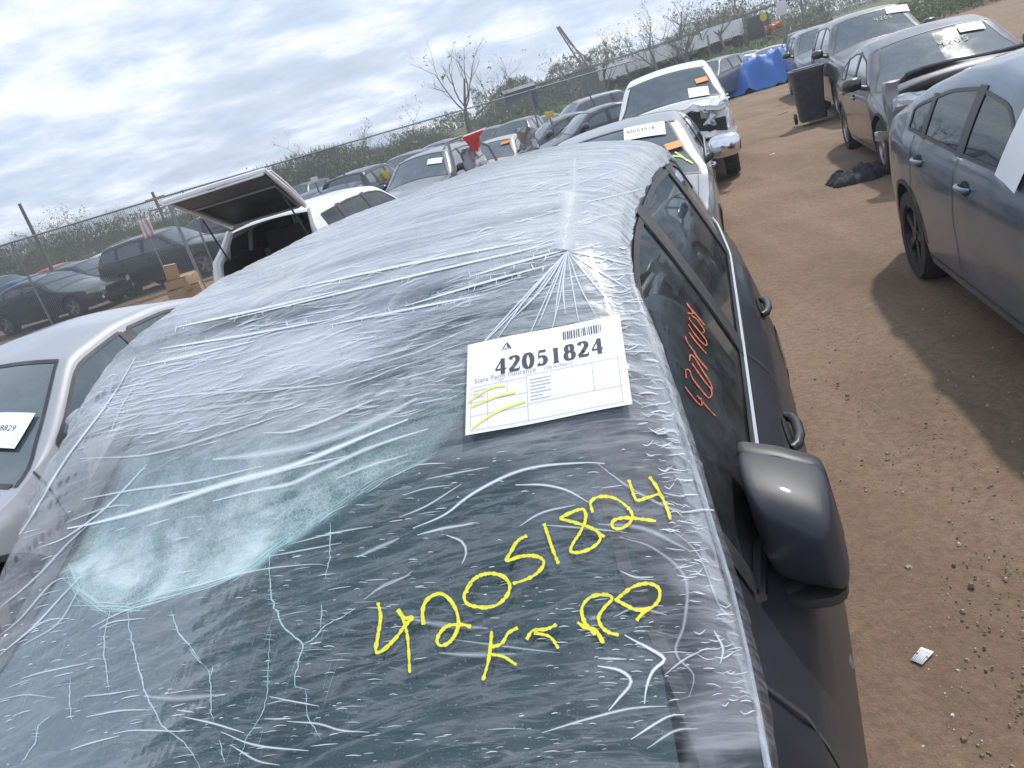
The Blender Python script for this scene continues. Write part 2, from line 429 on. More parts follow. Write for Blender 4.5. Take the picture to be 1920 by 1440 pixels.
    for sg in (1, -1):      # blacked-out pillars between the windows
        for (a0, b0), (a1, b1) in zip(wins[:-1], wins[1:]):
            yp = (b0+a1)/2; zb_, ze_ = float(sh.zb(yp))+.01, float(sh.ze(yp)); r_ = min(.07, (ze_-zb_)*.45)
            tr.add(*frame_strip(sh, [(yp, z) for z in np.linspace(zb_, ze_-r_, 7)], a1-b0+.03, sg, .0065))
    tr.build('trim', BLACKP, root)
    if S.get('chrome'):
        for sg in (1, -1):
            ch = MB(); a0, b0 = wins[0][0]+.0, wins[-1][1]+.02
            ch.tube([(sg*(float(sh.side(y, float(sh.zb(y))+.012))+.004), y, float(sh.zb(y))+.006) for y in np.linspace(a0, b0, 22)], .0105, 8)
            if S['chrome'] > 1:
                pp = []
                for y in np.linspace(S['cowl']+.06, b0, 34):
                    ze_ = float(sh.ze(y)); h_ = ze_-float(sh.zb(y)); z_ = ze_-min(.07, max(h_*.45, .004)); pp.append((sg*(float(sh.side(y, z_))+.004), y, z_))
                ch.tube(pp, .0065, 8)
            ch.build('chrome_strip', CHROME, root)['kind'] = 'stuff'
    # wheels
    wm = wheel_meshes(S['wr'], S.get('ww', .235), 'far' if detail == 0 else S.get('rim', 'alloy'))
    for yc in S['ax']:
        for sg in (1, -1):
            x = sg*(float(sh.w(yc))*.975-S.get('ww', .235)/2)
            wr = empty('wheel', (x, yc, S['wr']), 0, parent=root)
            if sg < 0: wr.rotation_euler = (0, 0, math.pi)
            link('tyre', wm[0], wr); link('rim', wm[1], wr)
            if detail == 0 and False: pass
    # handles
    if detail:
        for (q, sn), d in dobj.items():
            a, b = doors[q]; sg = 1 if sn == 'L' else -1
            if S.get('nohandles'): break
            yh = b-.17-S.get('hoff', 0); zh = float(sh.zb(yh))-S.get('hdrop', .13); xh = float(sh.side(yh, zh))
            hm = MB(); pts = [(sg*(xh+q1), yh+t, zh) for t, q1 in ((-.10, .000), (-.085, .018), (-.03, .028), (.04, .028), (.08, .020), (.10, .000))]
            hm.tube(pts, [.011, .014, .015, .015, .015, .013], 8)
            hm.build('handle', S.get('handle', PM), d, angle=60)
            cm = MB(); k = 14
            cm.add([(sg*(float(sh.side(yh-.02+.075*math.cos(t), zh+.042*math.sin(t)))+.003), yh-.02+.075*math.cos(t), zh+.042*math.sin(t)) for t in np.linspace(0, 2*math.pi, k, endpoint=False)], [tuple(range(k)) if sg > 0 else tuple(range(k))[::-1]])
            cm.build('handle_recess', INNER, d)
    # mirrors
    if S.get('mirror', True):
        for sg in S.get('mside', (1, -1)):
            ym = S['cowl']+S.get('my', .42); zm = float(sh.zb(ym))+.09; xm = float(sh.side(ym, zm-.09)); ms = S.get('ms', 1.0)
            mr = MB()
            c = np.array((sg*(xm+.15*ms), ym, zm+.02)); rings = []
            for t, ax_, az, dy in ((0, .10, .062, .085), (.25, .118, .082, .07), (.5, .120, .085, .03), (.8, .105, .075, -.035), (1, .04, .03, -.075)):
                rings.append([(c[0]+sg*(ax_*ms*np.sign(math.cos(a))*abs(math.cos(a))**.6), c[1]+dy*ms, c[2]+az*ms*np.sign(math.sin(a))*abs(math.sin(a))**.6) for a in np.linspace(0, 2*math.pi, 16, endpoint=False)])
            Vm = [p for r_ in rings for p in r_]; Fm = [(i*16+j, i*16+(j+1) % 16, (i+1)*16+(j+1) % 16, (i+1)*16+j) for i in range(4) for j in range(16)]
            Fm.append(tuple(range(64, 80))); mr.add(Vm, Fm)
            mo = mr.build('mirror', S.get('mirmat', PM), root, angle=50)
            g = MB(); g.add([(p[0]*.96+c[0]*.04, p[1]+.001, p[2]*.96+c[2]*.04) for p in rings[0]], [tuple(range(16))]); g.build('mirror_glass', G_DARK, mo)
            a = MB().tube([(sg*(xm-.03), ym-.02, zm-.07), (sg*(xm+.07), ym, zm-.03)], [.035, .028], 8); a.build('mirror_arm', BLACKP, mo)
    # cabin
    if detail == 2 or S.get('cabin'):
        fl = MB(); z1 = S['rocker']+.12 if 'rocker' in S else .36
        fl.box((0, (S['cowl']+S['rtop'])/2+.2, z1), (S['W']*.84, S['rtop']-S['cowl']+.6, .04)); fl.box((0, S['cowl']+.15, (z1+sh.zb(S['cowl']))/2), (S['W']*.82, .05, float(sh.zb(S['cowl']))-z1-.05))
        fl.build('cabin_floor', INNER, root)
        dsh = MB().box((0, S['cowl']+.42, float(sh.zb(S['cowl']+.4))-.12), (S['W']*.80, .62, .20), bev=.06); dsh.build('dashboard', INNER, root)
        sm = S.get('seat', SEATM); ysd = S['wtop']-.10
        for sg in (1, -1):
            make_seat(root, sg*.37, ysd, .42, sm); make_seat(root, sg*.40, ysd+.92, .42, sm, wdt=.66)
        st = MB().lathe([(.185, -.014), (.199, 0), (.185, .014), (.171, 0), (.185, -.014)], 22, axis='y').box((0, 0, 0), (.34, .02, .045)).box((0, 0, -.08), (.05, .02, .17))
        so = st.build('steering_wheel', BLACKP, root); so.location = (.37, ysd-.42, float(sh.zb(ysd))-.10); so.rotation_euler = (.45, 0, 0)
    # front and tail lamps, grille, plates
    if S.get('front', True):
        zf = S.get('lampz', .70)
        for sg in (1, -1):
            lm = MB(); pts = []
            for t in np.linspace(0, 1, 8):
                x = S['W']/2*(.50+.42*t)
                pts.append((x, t))
            V2 = []
            for x, t in pts:
                y = float(np.interp(x, sh.w(np.arange(0, .8, .01)), np.arange(0, .8, .01))) if x > sh.w(0) else 0.0
                y = max(y, 0)
                for zq in (zf-.065+.03*t, zf+.065+.03*t): V2.append((sg*(x+.006), y-.012, zq))
            lm.add(V2, [(2*i, 2*i+1, 2*i+3, 2*i+2) for i in range(7)]); lm.build('headlight', LAMPG, root)
        gmh = MB(); gmh.box((0, -.008, S.get('grz', zf-.02)), (S['W']*.44, .02, S.get('grh', .16)), bev=.008)
        for q in range(4): gmh.box((0, -.022, S.get('grz', zf-.02)-S.get('grh', .16)/2+.02+q*(S.get('grh', .16)-.04)/3), (S['W']*.42, .012, .012))
        gmh.box((0, -.008, .36), (S['W']*.52, .02, .13), bev=.008)
        gmh.build('grille', GLOSSB, root)
        for sg in (1, -1):
            bm_ = MB(); bm_.lathe([(.05, .0), (.045, -.012), (.001, -.012)], 12, c=(sg*S['W']*.34, -.004, .40), axis='y'); bm_.build('fog_lamp', LAMPG, root)
    if S.get('tail', True):
        zt = S.get('tailz', .90)
        for sg in (1, -1):
            lm = MB(); V2 = []; ks = 8
            for t in np.linspace(0, 1, ks):
                yq = L-.0-.22*t**1.5; x = float(sh.side(yq, zt))*(1 if t > .2 else .93+.35*t)
                for zq in (zt-.085, zt+.085): V2.append((sg*(float(sh.side(yq, zq))*(1 if t > .2 else .90+.5*t)+.006), yq+.012*(1-t), zq))
            lm.add(V2, [(2*i, 2*i+1, 2*i+3, 2*i+2) for i in range(ks-1)]); lm.build('tail_light', REDL, root)
    if S.get('rails'):
        for sg in (1, -1):
            rl = MB(); pp = []
            for t in np.linspace(0, 1, 10):
                y = S['wtop']+.15+(S['rtop']-S['wtop']-.3)*t; x = float(sh.xs(y, sh.ze(y)))-.10
                pp.append((sg*x, y, float(sh.topz(x, y))+.045*min(1, 6*t, 6*(1-t))))
            rl.tube(pp, .013, 6); rl.build('roof_rail', CHROME if S['rails'] == 2 else BLACKP, root)
    return R
def spec(kind, **k):
    base = dict(
     suv=dict(L=4.80, W=1.92, wr=.37, ax=(.92, 3.80), cowl=1.42, wtop=2.22, rtop=4.35, rbot=4.70, rocker=.30,
        top=[(0, .55), (.02, .80), (.12, .96), (.5, 1.05), (1.42, 1.17), (2.22, 1.66), (2.6, 1.71), (3.4, 1.72), (4.35, 1.66), (4.70, 1.16), (4.78, 1.02), (4.80, .70)],
        wid=[(0, .70), (.10, .86), (.35, .955), (.8, .99), (1.3, 1.0), (3.9, 1.0), (4.4, .97), (4.7, .90), (4.80, .82)],
        belt=[(0, 1.0), (1.2, 1.06), (2.2, 1.09), (4.4, 1.19), (4.8, 1.2)], wins=[(1.74, 2.80), (2.90, 3.76), (3.86, 4.42)], doors=[(1.55, 2.86), (2.86, 3.86)], lampz=.80, grz=.80, tailz=1.02),
     sedan=dict(L=4.75, W=1.82, wr=.335, ax=(.95, 3.70), cowl=1.35, wtop=2.15, rtop=3.40, rbot=4.12, rocker=.22,
        top=[(0, .42), (.02, .60), (.12, .70), (.5, .80), (1.35, .98), (2.15, 1.40), (2.6, 1.46), (3.0, 1.455), (3.40, 1.38), (4.12, 1.08), (4.62, 1.05), (4.73, .92), (4.75, .6)],
        wid=[(0, .64), (.10, .82), (.35, .94), (.8, .985), (1.3, 1.0), (3.7, 1.0), (4.3, .965), (4.65, .88), (4.75, .78)],
        belt=[(0, .88), (1.3, .93), (2.4, .95), (4.2, 1.02), (4.8, 1.04)], wins=[(1.70, 2.58), (2.66, 3.36), (3.40, 3.72)], doors=[(1.48, 2.62), (2.62, 3.50)], lampz=.64, grz=.58, tailz=.88),
     hatch=dict(L=4.52, W=1.80, wr=.335, ax=(.92, 3.62), cowl=1.28, wtop=2.10, rtop=3.50, rbot=4.30, rocker=.22, k=.36,
        top=[(0, .42), (.02, .58), (.12, .68), (.5, .80), (1.28, .97), (2.10, 1.36), (2.6, 1.42), (3.0, 1.40), (3.50, 1.31), (4.30, 1.06), (4.44, 1.00), (4.50, .86), (4.52, .6)],
        wid=[(0, .64), (.10, .82), (.35, .94), (.8, .985), (1.3, 1.0), (3.7, 1.0), (4.1, .97), (4.42, .88), (4.52, .78)],
        belt=[(0, .86), (1.3, .91), (2.4, .94), (4.0, 1.03), (4.5, 1.06)], wins=[(1.62, 2.50), (2.58, 3.22), (3.26, 3.58)], doors=[(1.42, 2.54), (2.54, 3.42)], lampz=.62, grz=.56, tailz=.90),
     pickup=dict(L=5.80, W=2.0, wr=.40, ax=(1.0, 4.55), cowl=1.60, wtop=2.30, rtop=3.95, rbot=4.05, rocker=.42, k=.22,
        top=[(0, .70), (.02, 1.05), (.12, 1.20), (.5, 1.27), (1.60, 1.34), (2.30, 1.84), (2.7, 1.90), (3.4, 1.90), (3.95, 1.86), (4.05, 1.36), (4.2, 1.35), (5.75, 1.35), (5.8, .8)],
        wid=[(0, .78), (.10, .90), (.35, .965), (.8, .99), (1.3, 1.0), (5.3, 1.0), (5.7, .98), (5.8, .94)],
        belt=[(0, 1.2), (1.3, 1.24), (2.4, 1.25), (5.8, 1.28)], wins=[(1.92, 2.78), (2.88, 3.80)], doors=[(1.72, 2.83), (2.83, 3.88)], lampz=1.02, grz=1.0, grh=.3, tailz=1.1, ms=1.25),
     van=dict(L=5.1, W=1.98, wr=.35, ax=(.95, 4.0), cowl=1.15, wtop=2.10, rtop=4.75, rbot=5.0, rocker=.28,
        top=[(0, .5), (.02, .75), (.12, .9), (.5, 1.0), (1.15, 1.14), (2.10, 1.68), (2.6, 1.75), (3.4, 1.76), (4.75, 1.68), (5.0, 1.1), (5.08, 1.0), (5.10, .6)],
        wid=[(0, .70), (.10, .86), (.35, .955), (.8, .99), (1.3, 1.0), (4.4, 1.0), (4.8, .97), (5.0, .93), (5.10, .86)],
        belt=[(0, .95), (1.2, 1.0), (2.2, 1.02), (5.1, 1.06)], wins=[(1.55, 2.6), (2.7, 3.7), (3.8, 4.75)], doors=[(1.4, 2.65), (2.65, 3.75)], lampz=.75, grz=.7, tailz=1.1),
    )[kind]
    S = dict(base); S.update(k); zs = S.get('zs', 1.0)
    for q in ('top', 'belt'): S[q] = [(a, b*zs) for a, b in S[q]]
    return S
# ------------------------------------------------------------------ ground
def ground():
    m = bpy.data.materials.new('dirt'); m.use_nodes = True; nt = m.node_tree; b = nt.nodes['Principled BSDF']
    tc = N(nt, 'ShaderNodeTexCoord'); P = tc.outputs['Object']
    def noi(s, d=6, r=.6, vec=None, dist=0):
        n = N(nt, 'ShaderNodeTexNoise', inp={'Scale': s, 'Detail': float(d), 'Roughness': r, 'Distortion': dist}); lk(nt, vec or P, n.inputs['Vector']); return n.outputs[0]
    c = mixc(nt, ramp(nt, noi(.55, 8, .65), [(.38, 0), (.64, 1)]), (.315, .218, .148), (.205, .138, .092))
    mp = N(nt, 'ShaderNodeMapping'); mp.inputs['Rotation'].default_value = (0, 0, math.radians(14)); mp.inputs['Scale'].default_value = (1.6, .25, 1); lk(nt, P, mp.inputs[0])
    c = mixc(nt, ramp(nt, noi(1.2, 6, .6, mp.outputs[0], .4), [(.46, 0), (.66, .65)]), c, (.345, .25, .178))
    c = mixc(nt, ramp(nt, noi(.30, 5, .55), [(.56, 0), (.66, .7)]), c, (.175, .135, .098))
    c = mixc(nt, ramp(nt, noi(24, 9, .78), [(.36, .0), (.62, .75)]), c, (.165, .118, .082))
    c = mixc(nt, ramp(nt, noi(95, 4, .7), [(.58, 0), (.74, .7)]), c, (.34, .29, .24))
    # green growth far away, outside the yard
    sp = N(nt, 'ShaderNodeSeparateXYZ'); lk(nt, P, sp.inputs[0])
    far = ramp(nt, math_(nt, 'DIVIDE', math_(nt, 'ADD', sp.outputs[1], math_(nt, 'MULTIPLY', noi(.2, 4), 10.0)), 140.0), [(.50, 0), (.58, 1)])
    c = mixc(nt, far, c, mixc(nt, noi(.4, 6, .7), (.06, .10, .03), (.14, .16, .07)))
    lk(nt, c, b.inputs['Base Color']); b.inputs['Roughness'].default_value = .93; b.inputs['Specular IOR Level'].default_value = .2
    h = math_(nt, 'ADD', math_(nt, 'MULTIPLY', noi(11, 9, .75), 2.6), math_(nt, 'MULTIPLY', noi(70, 6, .75), .45))
    bp = N(nt, 'ShaderNodeBump', inp={'Strength': .7, 'Distance': .016}); lk(nt, h, bp.inputs['Height']); lk(nt, bp.outputs[0], b.inputs['Normal'])
    # one sheet: fine cells near the camera, coarse ones to the horizon
    xs = np.concatenate([-np.geomspace(1500, 9, 16), np.arange(-8, 16, .12), np.geomspace(17, 1500, 16)])
    ys = np.concatenate([-np.geomspace(300, 6, 8), np.arange(-5, 26, .12), np.geomspace(27, 2500, 20)])
    X, Y = np.meshgrid(xs, ys, indexing='ij'); Z = np.zeros_like(X)
    for _ in range(26):
        a = rng.uniform(0, 2*math.pi); k = rng.uniform(.6, 9); Z += .05/k**1.15*np.sin(k*(X*math.cos(a)+Y*math.sin(a))+rng.uniform(0, 6.3))*.22
    # wheel ruts along the aisle
    ca, sa = math.cos(math.radians(14)), math.sin(math.radians(14)); t = X*ca-Y*sa
    for c0 in (.55, .95, 1.35): Z -= .012*np.exp(-((t-c0+.12*np.sin(Y*.5+c0*9))/.13)**2)
    Z *= np.clip((40-np.hypot(X, Y))/20, 0, 1)
    nx, ny = X.shape; V = np.stack([X, Y, Z], -1).reshape(-1, 3)
    i, j = np.meshgrid(np.arange(nx-1), np.arange(ny-1), indexing='ij'); a = (i*ny+j).ravel()
    F = np.stack([a, a+ny, a+ny+1, a+1], -1)
    o = mk('ground', V, F, m, angle=180); tag(o, kind='structure')
    # pebbles and grit
    s = MB()
    for k in range(1700):
        if k < 1250: u, v = rng.uniform(1350, 1990), rng.uniform(330, 1460)
        else: u, v = rng.uniform(1300, 1700), rng.uniform(150, 420)
        p = at_z(u, v, 0.0)
        if p[1] > 18 or p[1] < 0: continue
        r = rng.lognormal(-5.6, .40) if k % 60 else rng.uniform(.007, .013)
        q = rng.uniform(.6, 1.3, 8)*r; an = rng.uniform(0, 6.3)
        V8 = [(p[0]+math.cos(an+a)*q[i]*1.2, p[1]+math.sin(an+a)*q[i], p[2]-.003) for i, a in enumerate((0, 1.3, 2.5, 3.8, 5))]
        top = [(p[0]+math.cos(an+a+.3)*q[i]*.6, p[1]+math.sin(an+a+.3)*q[i]*.6, p[2]+r*.75) for i, a in enumerate((0, 1.3, 2.5, 3.8, 5))]
        s.add(V8+top, [(i, (i+1) % 5, 5+(i+1) % 5, 5+i) for i in range(5)]+[(5, 6, 7, 8, 9)])
    pm = bpy.data.materials.new('pebble'); pm.use_nodes = True; nt = pm.node_tree; b = nt.nodes['Principled BSDF']
    ge = N(nt, 'ShaderNodeNewGeometry'); lk(nt, ramp(nt, ge.outputs['Random Per Island'], [(0, (.17, .13, .10)), (.55, (.30, .24, .19)), (.85, (.42, .37, .32)), (1, (.60, .58, .55))]), b.inputs['Base Color']); b.inputs['Roughness'].default_value = .9
    tag(s.build('gravel', pm, smooth=False), kind='stuff')
ground()
# ------------------------------------------------------------------ the wrapped SUV in front
P_MAIN = pbr('paint_graphite', (.020, .023, .030), .38, .0, spec=.35, coat=.22, noise=(4, .08, (.12, .12, .13)), coat_rough=.04)
MAINX, MAINY, MAINYAW = -1.035, -.447, 13.67
S0 = spec('suv', W=1.975, bf=.865, sh=(.953, .924), crn=[.06, .09, .13, .075, .11, .06], k=.36, k2=.14, wtop=2.30, cowl=1.26, ax=(.92, 3.84),
    top=[(0, .55), (.02, .80), (.12, .94), (.5, 1.04), (1.26, 1.085), (2.30, 1.690), (2.65, 1.74), (3.4, 1.775), (4.2, 1.755), (4.45, 1.70), (4.76, 1.16), (4.80, 1.02), (4.82, .70)], L=4.82, rtop=4.45, rbot=4.76, wid=[(0, .70), (.10, .84), (.35, .93), (.8, .965), (1.3, .95), (1.7, .965), (2.2, 1.0), (3.9, 1.0), (4.4, .955), (4.7, .90), (4.82, .82)],
    belt=[(0, 1.0), (1.2, 1.045), (2.2, 1.075), (3.0, 1.09), (4.5, 1.20), (4.8, 1.21)], wins=[(1.80, 2.88), (2.98, 3.84), (3.92, 4.52)], doors=[(1.60, 2.94), (2.94, 3.92)],
    chrome=2, handle=P_MAIN, mirror=False, hdrop=.135, hoff=.12, bp=.05, front=True, wsglass=G_CLEAR, rim='alloy')
RM = build_car('wrapped_suv', S0, P_MAIN, (MAINX, MAINY), MAINYAW, 'dark graphite SUV in the foreground, windshield shattered, roof wrapped in clear plastic', 'car')
root0 = RM['root']; sh0 = RM['sh']
bpy.data.objects.remove(RM['windshield'])
Y4 = math.radians(MAINYAW); CY, SY = math.cos(Y4), math.sin(Y4)
def toworld(P):
    P = np.asarray(P, float); return np.stack([MAINX+CY*P[..., 0]+SY*P[..., 1], MAINY-SY*P[..., 0]+CY*P[..., 1], P[..., 2]], -1)
def tolocal(P):
    P = np.asarray(P, float); a = P[..., 0]-MAINX; b = P[..., 1]-MAINY; return np.stack([CY*a-SY*b, SY*a+CY*b, P[..., 2]], -1)
def project(P):
    q = (P-np.array([0, 0, CAM_H])) @ CR; return 960+F_PX*q[..., 0]/-q[..., 2], 720-F_PX*q[..., 1]/-q[..., 2]
def gridfaces(nx, ny):
    i, j = np.meshgrid(np.arange(nx-1), np.arange(ny-1), indexing='ij'); a = (i*ny+j).ravel(); return np.stack([a, a+ny, a+ny+1, a+1], -1)
def setattr_f(me, name, vals):
    a = me.attributes.new(name, 'FLOAT', 'POINT'); a.data.foreach_set('value', np.asarray(vals, np.float32).ravel())
def setattr_v(me, name, vals):
    a = me.attributes.new(name, 'FLOAT_VECTOR', 'POINT'); a.data.foreach_set('vector', np.asarray(vals, np.float32).ravel())
def in_poly(u, v, poly):
    ins = np.zeros(u.shape, bool); k = len(poly)
    for i in range(k):
        x1, y1 = poly[i]; x2, y2 = poly[(i+1) % k]
        c = ((y1 > v) != (y2 > v)) & (u < (x2-x1)*(v-y1)/(y2-y1+1e-9)+x1); ins ^= c
    return ins
def poly_dist(u, v, poly, closed=True):
    d = np.full(u.shape, 1e9); k = len(poly)
    for i in range(k if closed else k-1):
        x1, y1 = poly[i]; x2, y2 = poly[(i+1) % k]; L2 = (x2-x1)**2+(y2-y1)**2+1e-9
        t = np.clip(((u-x1)*(x2-x1)+(v-y1)*(y2-y1))/L2, 0, 1); d = np.minimum(d, np.hypot(u-x1-t*(x2-x1), v-y1-t*(y2-y1)))
    return d
def soft(u, v, poly, w):   # 1 inside, fading over w px
    d = poly_dist(u, v, poly); return np.clip(.5+np.where(in_poly(u, v, poly), d, -d)/(2*w), 0, 1)
# the windshield: fine grid so that the break can be laid into it
xw = np.linspace(-1, 1, 190); yw = np.linspace(S0['cowl']+.03, S0['wtop']-.02, 110)
XX, YY = np.meshgrid(xw, yw, indexing='ij')
edge = np.array([float(sh0.xs(y, sh0.ze(y)))-.105 for y in yw]); Xl = XX*edge[None, :]
Zl = sh0.topz(Xl, YY)
W0 = toworld(np.stack([Xl, YY, Zl], -1)); UU, VV = project(W0)
SHAT = [(-200, 1010), (20, 930), (90, 880), (150, 858), (230, 850), (330, 858), (520, 800), (700, 770), (800, 730), (880, 680), (990, 655), (960, 700), (900, 740), (850, 800), (790, 862), (700, 905), (600, 972), (520, 1022), (470, 1062), (390, 1090), (300, 1116), (240, 1137), (185, 1135), (152, 1112), (130, 1060), (60, 1090), (-200, 1250)]
sh_m = soft(UU, VV, SHAT, 14)
core = np.exp(-(((UU-330)/330)**2+((VV-1000)/130)**2))
band = np.clip(1-poly_dist(UU, VV, SHAT[14:25], False)/90, 0, 1)
shat = sh_m*(.76+.26*core+.30*band)
dlow = poly_dist(UU, VV, SHAT[14:27], False); shat *= .72+.28*np.exp(-(dlow/150)**2); shat *= 1-.28*np.clip((UU-560)/260, 0, 1)
shat = np.maximum(shat, .05*soft(UU, VV, [(-300, 1150), (100, 1020), (165, 1130), (130, 1200), (-300, 1500)], 60))
dent = sh_m*.025*core
Zl = Zl-dent
me = bpy.data.meshes.new('windshield'); Vw = np.stack([Xl, YY, Zl], -1).reshape(-1, 3)
me.from_pydata(Vw.tolist(), [], gridfaces(*XX.shape).tolist()); me.polygons.foreach_set('use_smooth', np.ones(len(me.polygons), bool))
setattr_f(me, 'shat', shat)
g = bpy.data.materials.new('shattered_glass'); g.use_nodes = True; nt = g.node_tree; nt.nodes.clear()
out = N(nt, 'ShaderNodeOutputMaterial'); tcn = N(nt, 'ShaderNodeTexCoord'); at = N(nt, 'ShaderNodeAttribute', attribute_name='shat')
tr = N(nt, 'ShaderNodeBsdfTransparent', inp={'Color': (.20, .40, .43, 1)}); gl = N(nt, 'ShaderNodeBsdfGlossy', inp={'Roughness': .03, 'Color': (.66, .93, 1, 1)})
fr = N(nt, 'ShaderNodeFresnel', inp={'IOR': 1.52}); mx = N(nt, 'ShaderNodeMixShader'); lk(nt, math_(nt, 'MULTIPLY', fr.outputs[0], 1.6, True), mx.inputs[0]); lk(nt, tr.outputs[0], mx.inputs[1]); lk(nt, gl.outputs[0], mx.inputs[2])
# dust film and wiper scratches
nd = N(nt, 'ShaderNodeTexNoise', inp={'Scale': 9.0, 'Detail': 8.0, 'Roughness': .7}); lk(nt, tcn.outputs['Object'], nd.inputs['Vector'])
sp1 = N(nt, 'ShaderNodeTexNoise', inp={'Scale': 230.0, 'Detail': 2.0}); lk(nt, tcn.outputs['Object'], sp1.inputs['Vector'])
dustf = math_(nt, 'ADD', ramp(nt, nd.outputs[0], [(.35, .05), (.75, .13)]), ramp(nt, sp1.outputs[0], [(.66, 0.0), (.72, .35)]))
dfd = N(nt, 'ShaderNodeBsdfDiffuse', inp={'Color': (.26, .46, .48, 1)})
m2 = N(nt, 'ShaderNodeMixShader'); lk(nt, dustf, m2.inputs[0]); lk(nt, mx.outputs[0], m2.inputs[1]); lk(nt, dfd.outputs[0], m2.inputs[2])
# crazed cells
vo = N(nt, 'ShaderNodeTexVoronoi', feature='DISTANCE_TO_EDGE', inp={'Scale': 115.0, 'Randomness': 1.0}); lk(nt, tcn.outputs['Object'], vo.inputs['Vector'])
vo2 = N(nt, 'ShaderNodeTexVoronoi', feature='F1', inp={'Scale': 115.0}); lk(nt, tcn.outputs['Object'], vo2.inputs['Vector'])
cn = N(nt, 'ShaderNodeTexNoise', inp={'Scale': 7.0, 'Detail': 7.0, 'Roughness': .68, 'Distortion': .5}); lk(nt, tcn.outputs['Object'], cn.inputs['Vector'])
cells = math_(nt, 'ADD', ramp(nt, vo.outputs['Distance'], [(0, .50), (.09, 0)]), ramp(nt, cn.outputs[0], [(.36, .28), (.64, .95)]))
fcz = math_(nt, 'MULTIPLY', at.outputs['Fac'], cells, True)
tone = mixc(nt, ramp(nt, cn.outputs[0], [(.42, 0), (.66, 1)]), (.32, .49, .46), (.62, .72, .69))
cd_ = N(nt, 'ShaderNodeBsdfPrincipled', inp={'Roughness': .35}); lk(nt, mixc(nt, .12, tone, vo2.outputs['Color'], 'SOFT_LIGHT'), cd_.inputs['Base Color'])
m3 = N(nt, 'ShaderNodeMixShader'); lk(nt, fcz, m3.inputs[0]); lk(nt, m2.outputs[0], m3.inputs[1]); lk(nt, cd_.outputs[0], m3.inputs[2]); lk(nt, m3.outputs[0], out.inputs[0])
me.materials.append(g); wso = link('windshield', me, root0)
wso['label'] = 'shattered teal-tinted windshield with a crushed white patch at its left'
def bvh_of(V, F): return BVHTree.FromPolygons([tuple(v) for v in V], [tuple(f) for f in F])
VW = toworld(Vw); BW = bvh_of(VW, gridfaces(*XX.shape))
# ------------------------------------------------------------------ the plastic film
ny, ns = 560, 420
yf = np.linspace(1.285, 4.74, ny)
def shell(y):
    P = sh0.section(y)[IG0:]; return np.array(P[::-1])       # centre top -> out to the belt
rows = []
uu = np.linspace(-1, 1, ns)
wob = gsm(rng.normal(0, 1, ny), .06)*.05
for k, y in enumerate(yf):
    A = shell(y); dl = np.concatenate([[0], np.cumsum(np.hypot(*np.diff(A, axis=0).T))])
    sc = dl[len(A)-1-(NCR)]        # arc length at the top of the side window
    sR = sc+.004+wob[k]*.35+np.interp(y, [1.4, 1.7, 2.2, 2.5, 4.7], [.00, .015, .01, -.005, .01]); sL = min(dl[-1], sc+.16)
    s = np.where(uu > 0, uu*sR, uu*sL); ab = np.abs(s)
    x = np.interp(ab, dl, A[:, 0])*np.sign(s); z = np.interp(ab, dl, A[:, 1])
    rows.append(np.stack([x, np.full(ns, y), z, s], -1))
G = np.array(rows)                       # ny, ns, 4
def noise2(sx, sy, seed, nx=ns, nyy=ny):
    r = np.random.default_rng(seed); a = r.normal(0, 1, (nyy, nx)); f = np.fft.fft2(a)
    kx = np.fft.fftfreq(nx)[None, :]*nx/1.75; ky = np.fft.fftfreq(nyy)[:, None]*nyy/3.27
    # wavelengths sx (across) and sy (along), in metres
    f *= np.exp(-((kx*sx)**2+(ky*sy)**2)*1.3); o = np.fft.ifft2(f).real; return o/o.std()
def shear(a, amt):      # tilt the folds a little
    o = np.empty_like(a)
    for j in range(a.shape[1]): o[:, j] = np.roll(a[:, j], int((j-a.shape[1]/2)*amt))
    return o
big = shear(noise2(.75, .10, 1), .20); mid = shear(noise2(.30, .035, 2), .26); fine = shear(noise2(.16, .014, 3), .10); iso = noise2(.05, .05, 4)
roofw = np.clip((G[..., 1]-2.15)/.35, 0, 1)
H = .013+.0018*np.maximum(big, -1)*(.45+.55*roofw)+.0012*(1-np.abs(mid))*(.4+.6*roofw)+.0002*fine+.0005*iso*roofw
rt = np.clip((G[..., 3]-.50)/.15, 0, 1); rip = noise2(.10, .022, 5); H = H+rt*(.0007*rip+.002)
lf = np.clip((-G[..., 3]-.50)/.2, 0, 1); H = H+lf*.003*(1+mid)
H = H+.10*np.clip((-G[..., 3]-.30)/.42, 0, 1)**1.4*np.interp(G[..., 1], [1.3, 1.8, 2.25, 3.0, 4.7], [.40, .55, 1.15, .95, .45])
P3 = G[..., :3].copy(); dx = np.gradient(P3, axis=1); dy = np.gradient(P3, axis=0); nrm = np.cross(dx, dy); nrm /= np.linalg.norm(nrm, axis=-1, keepdims=True)+1e-9
nrm *= np.sign(nrm[..., 2:3]+1e-6)
P3 = P3+nrm*np.maximum(H, .002)[..., None]
WF = toworld(P3); FU, FV = project(WF)
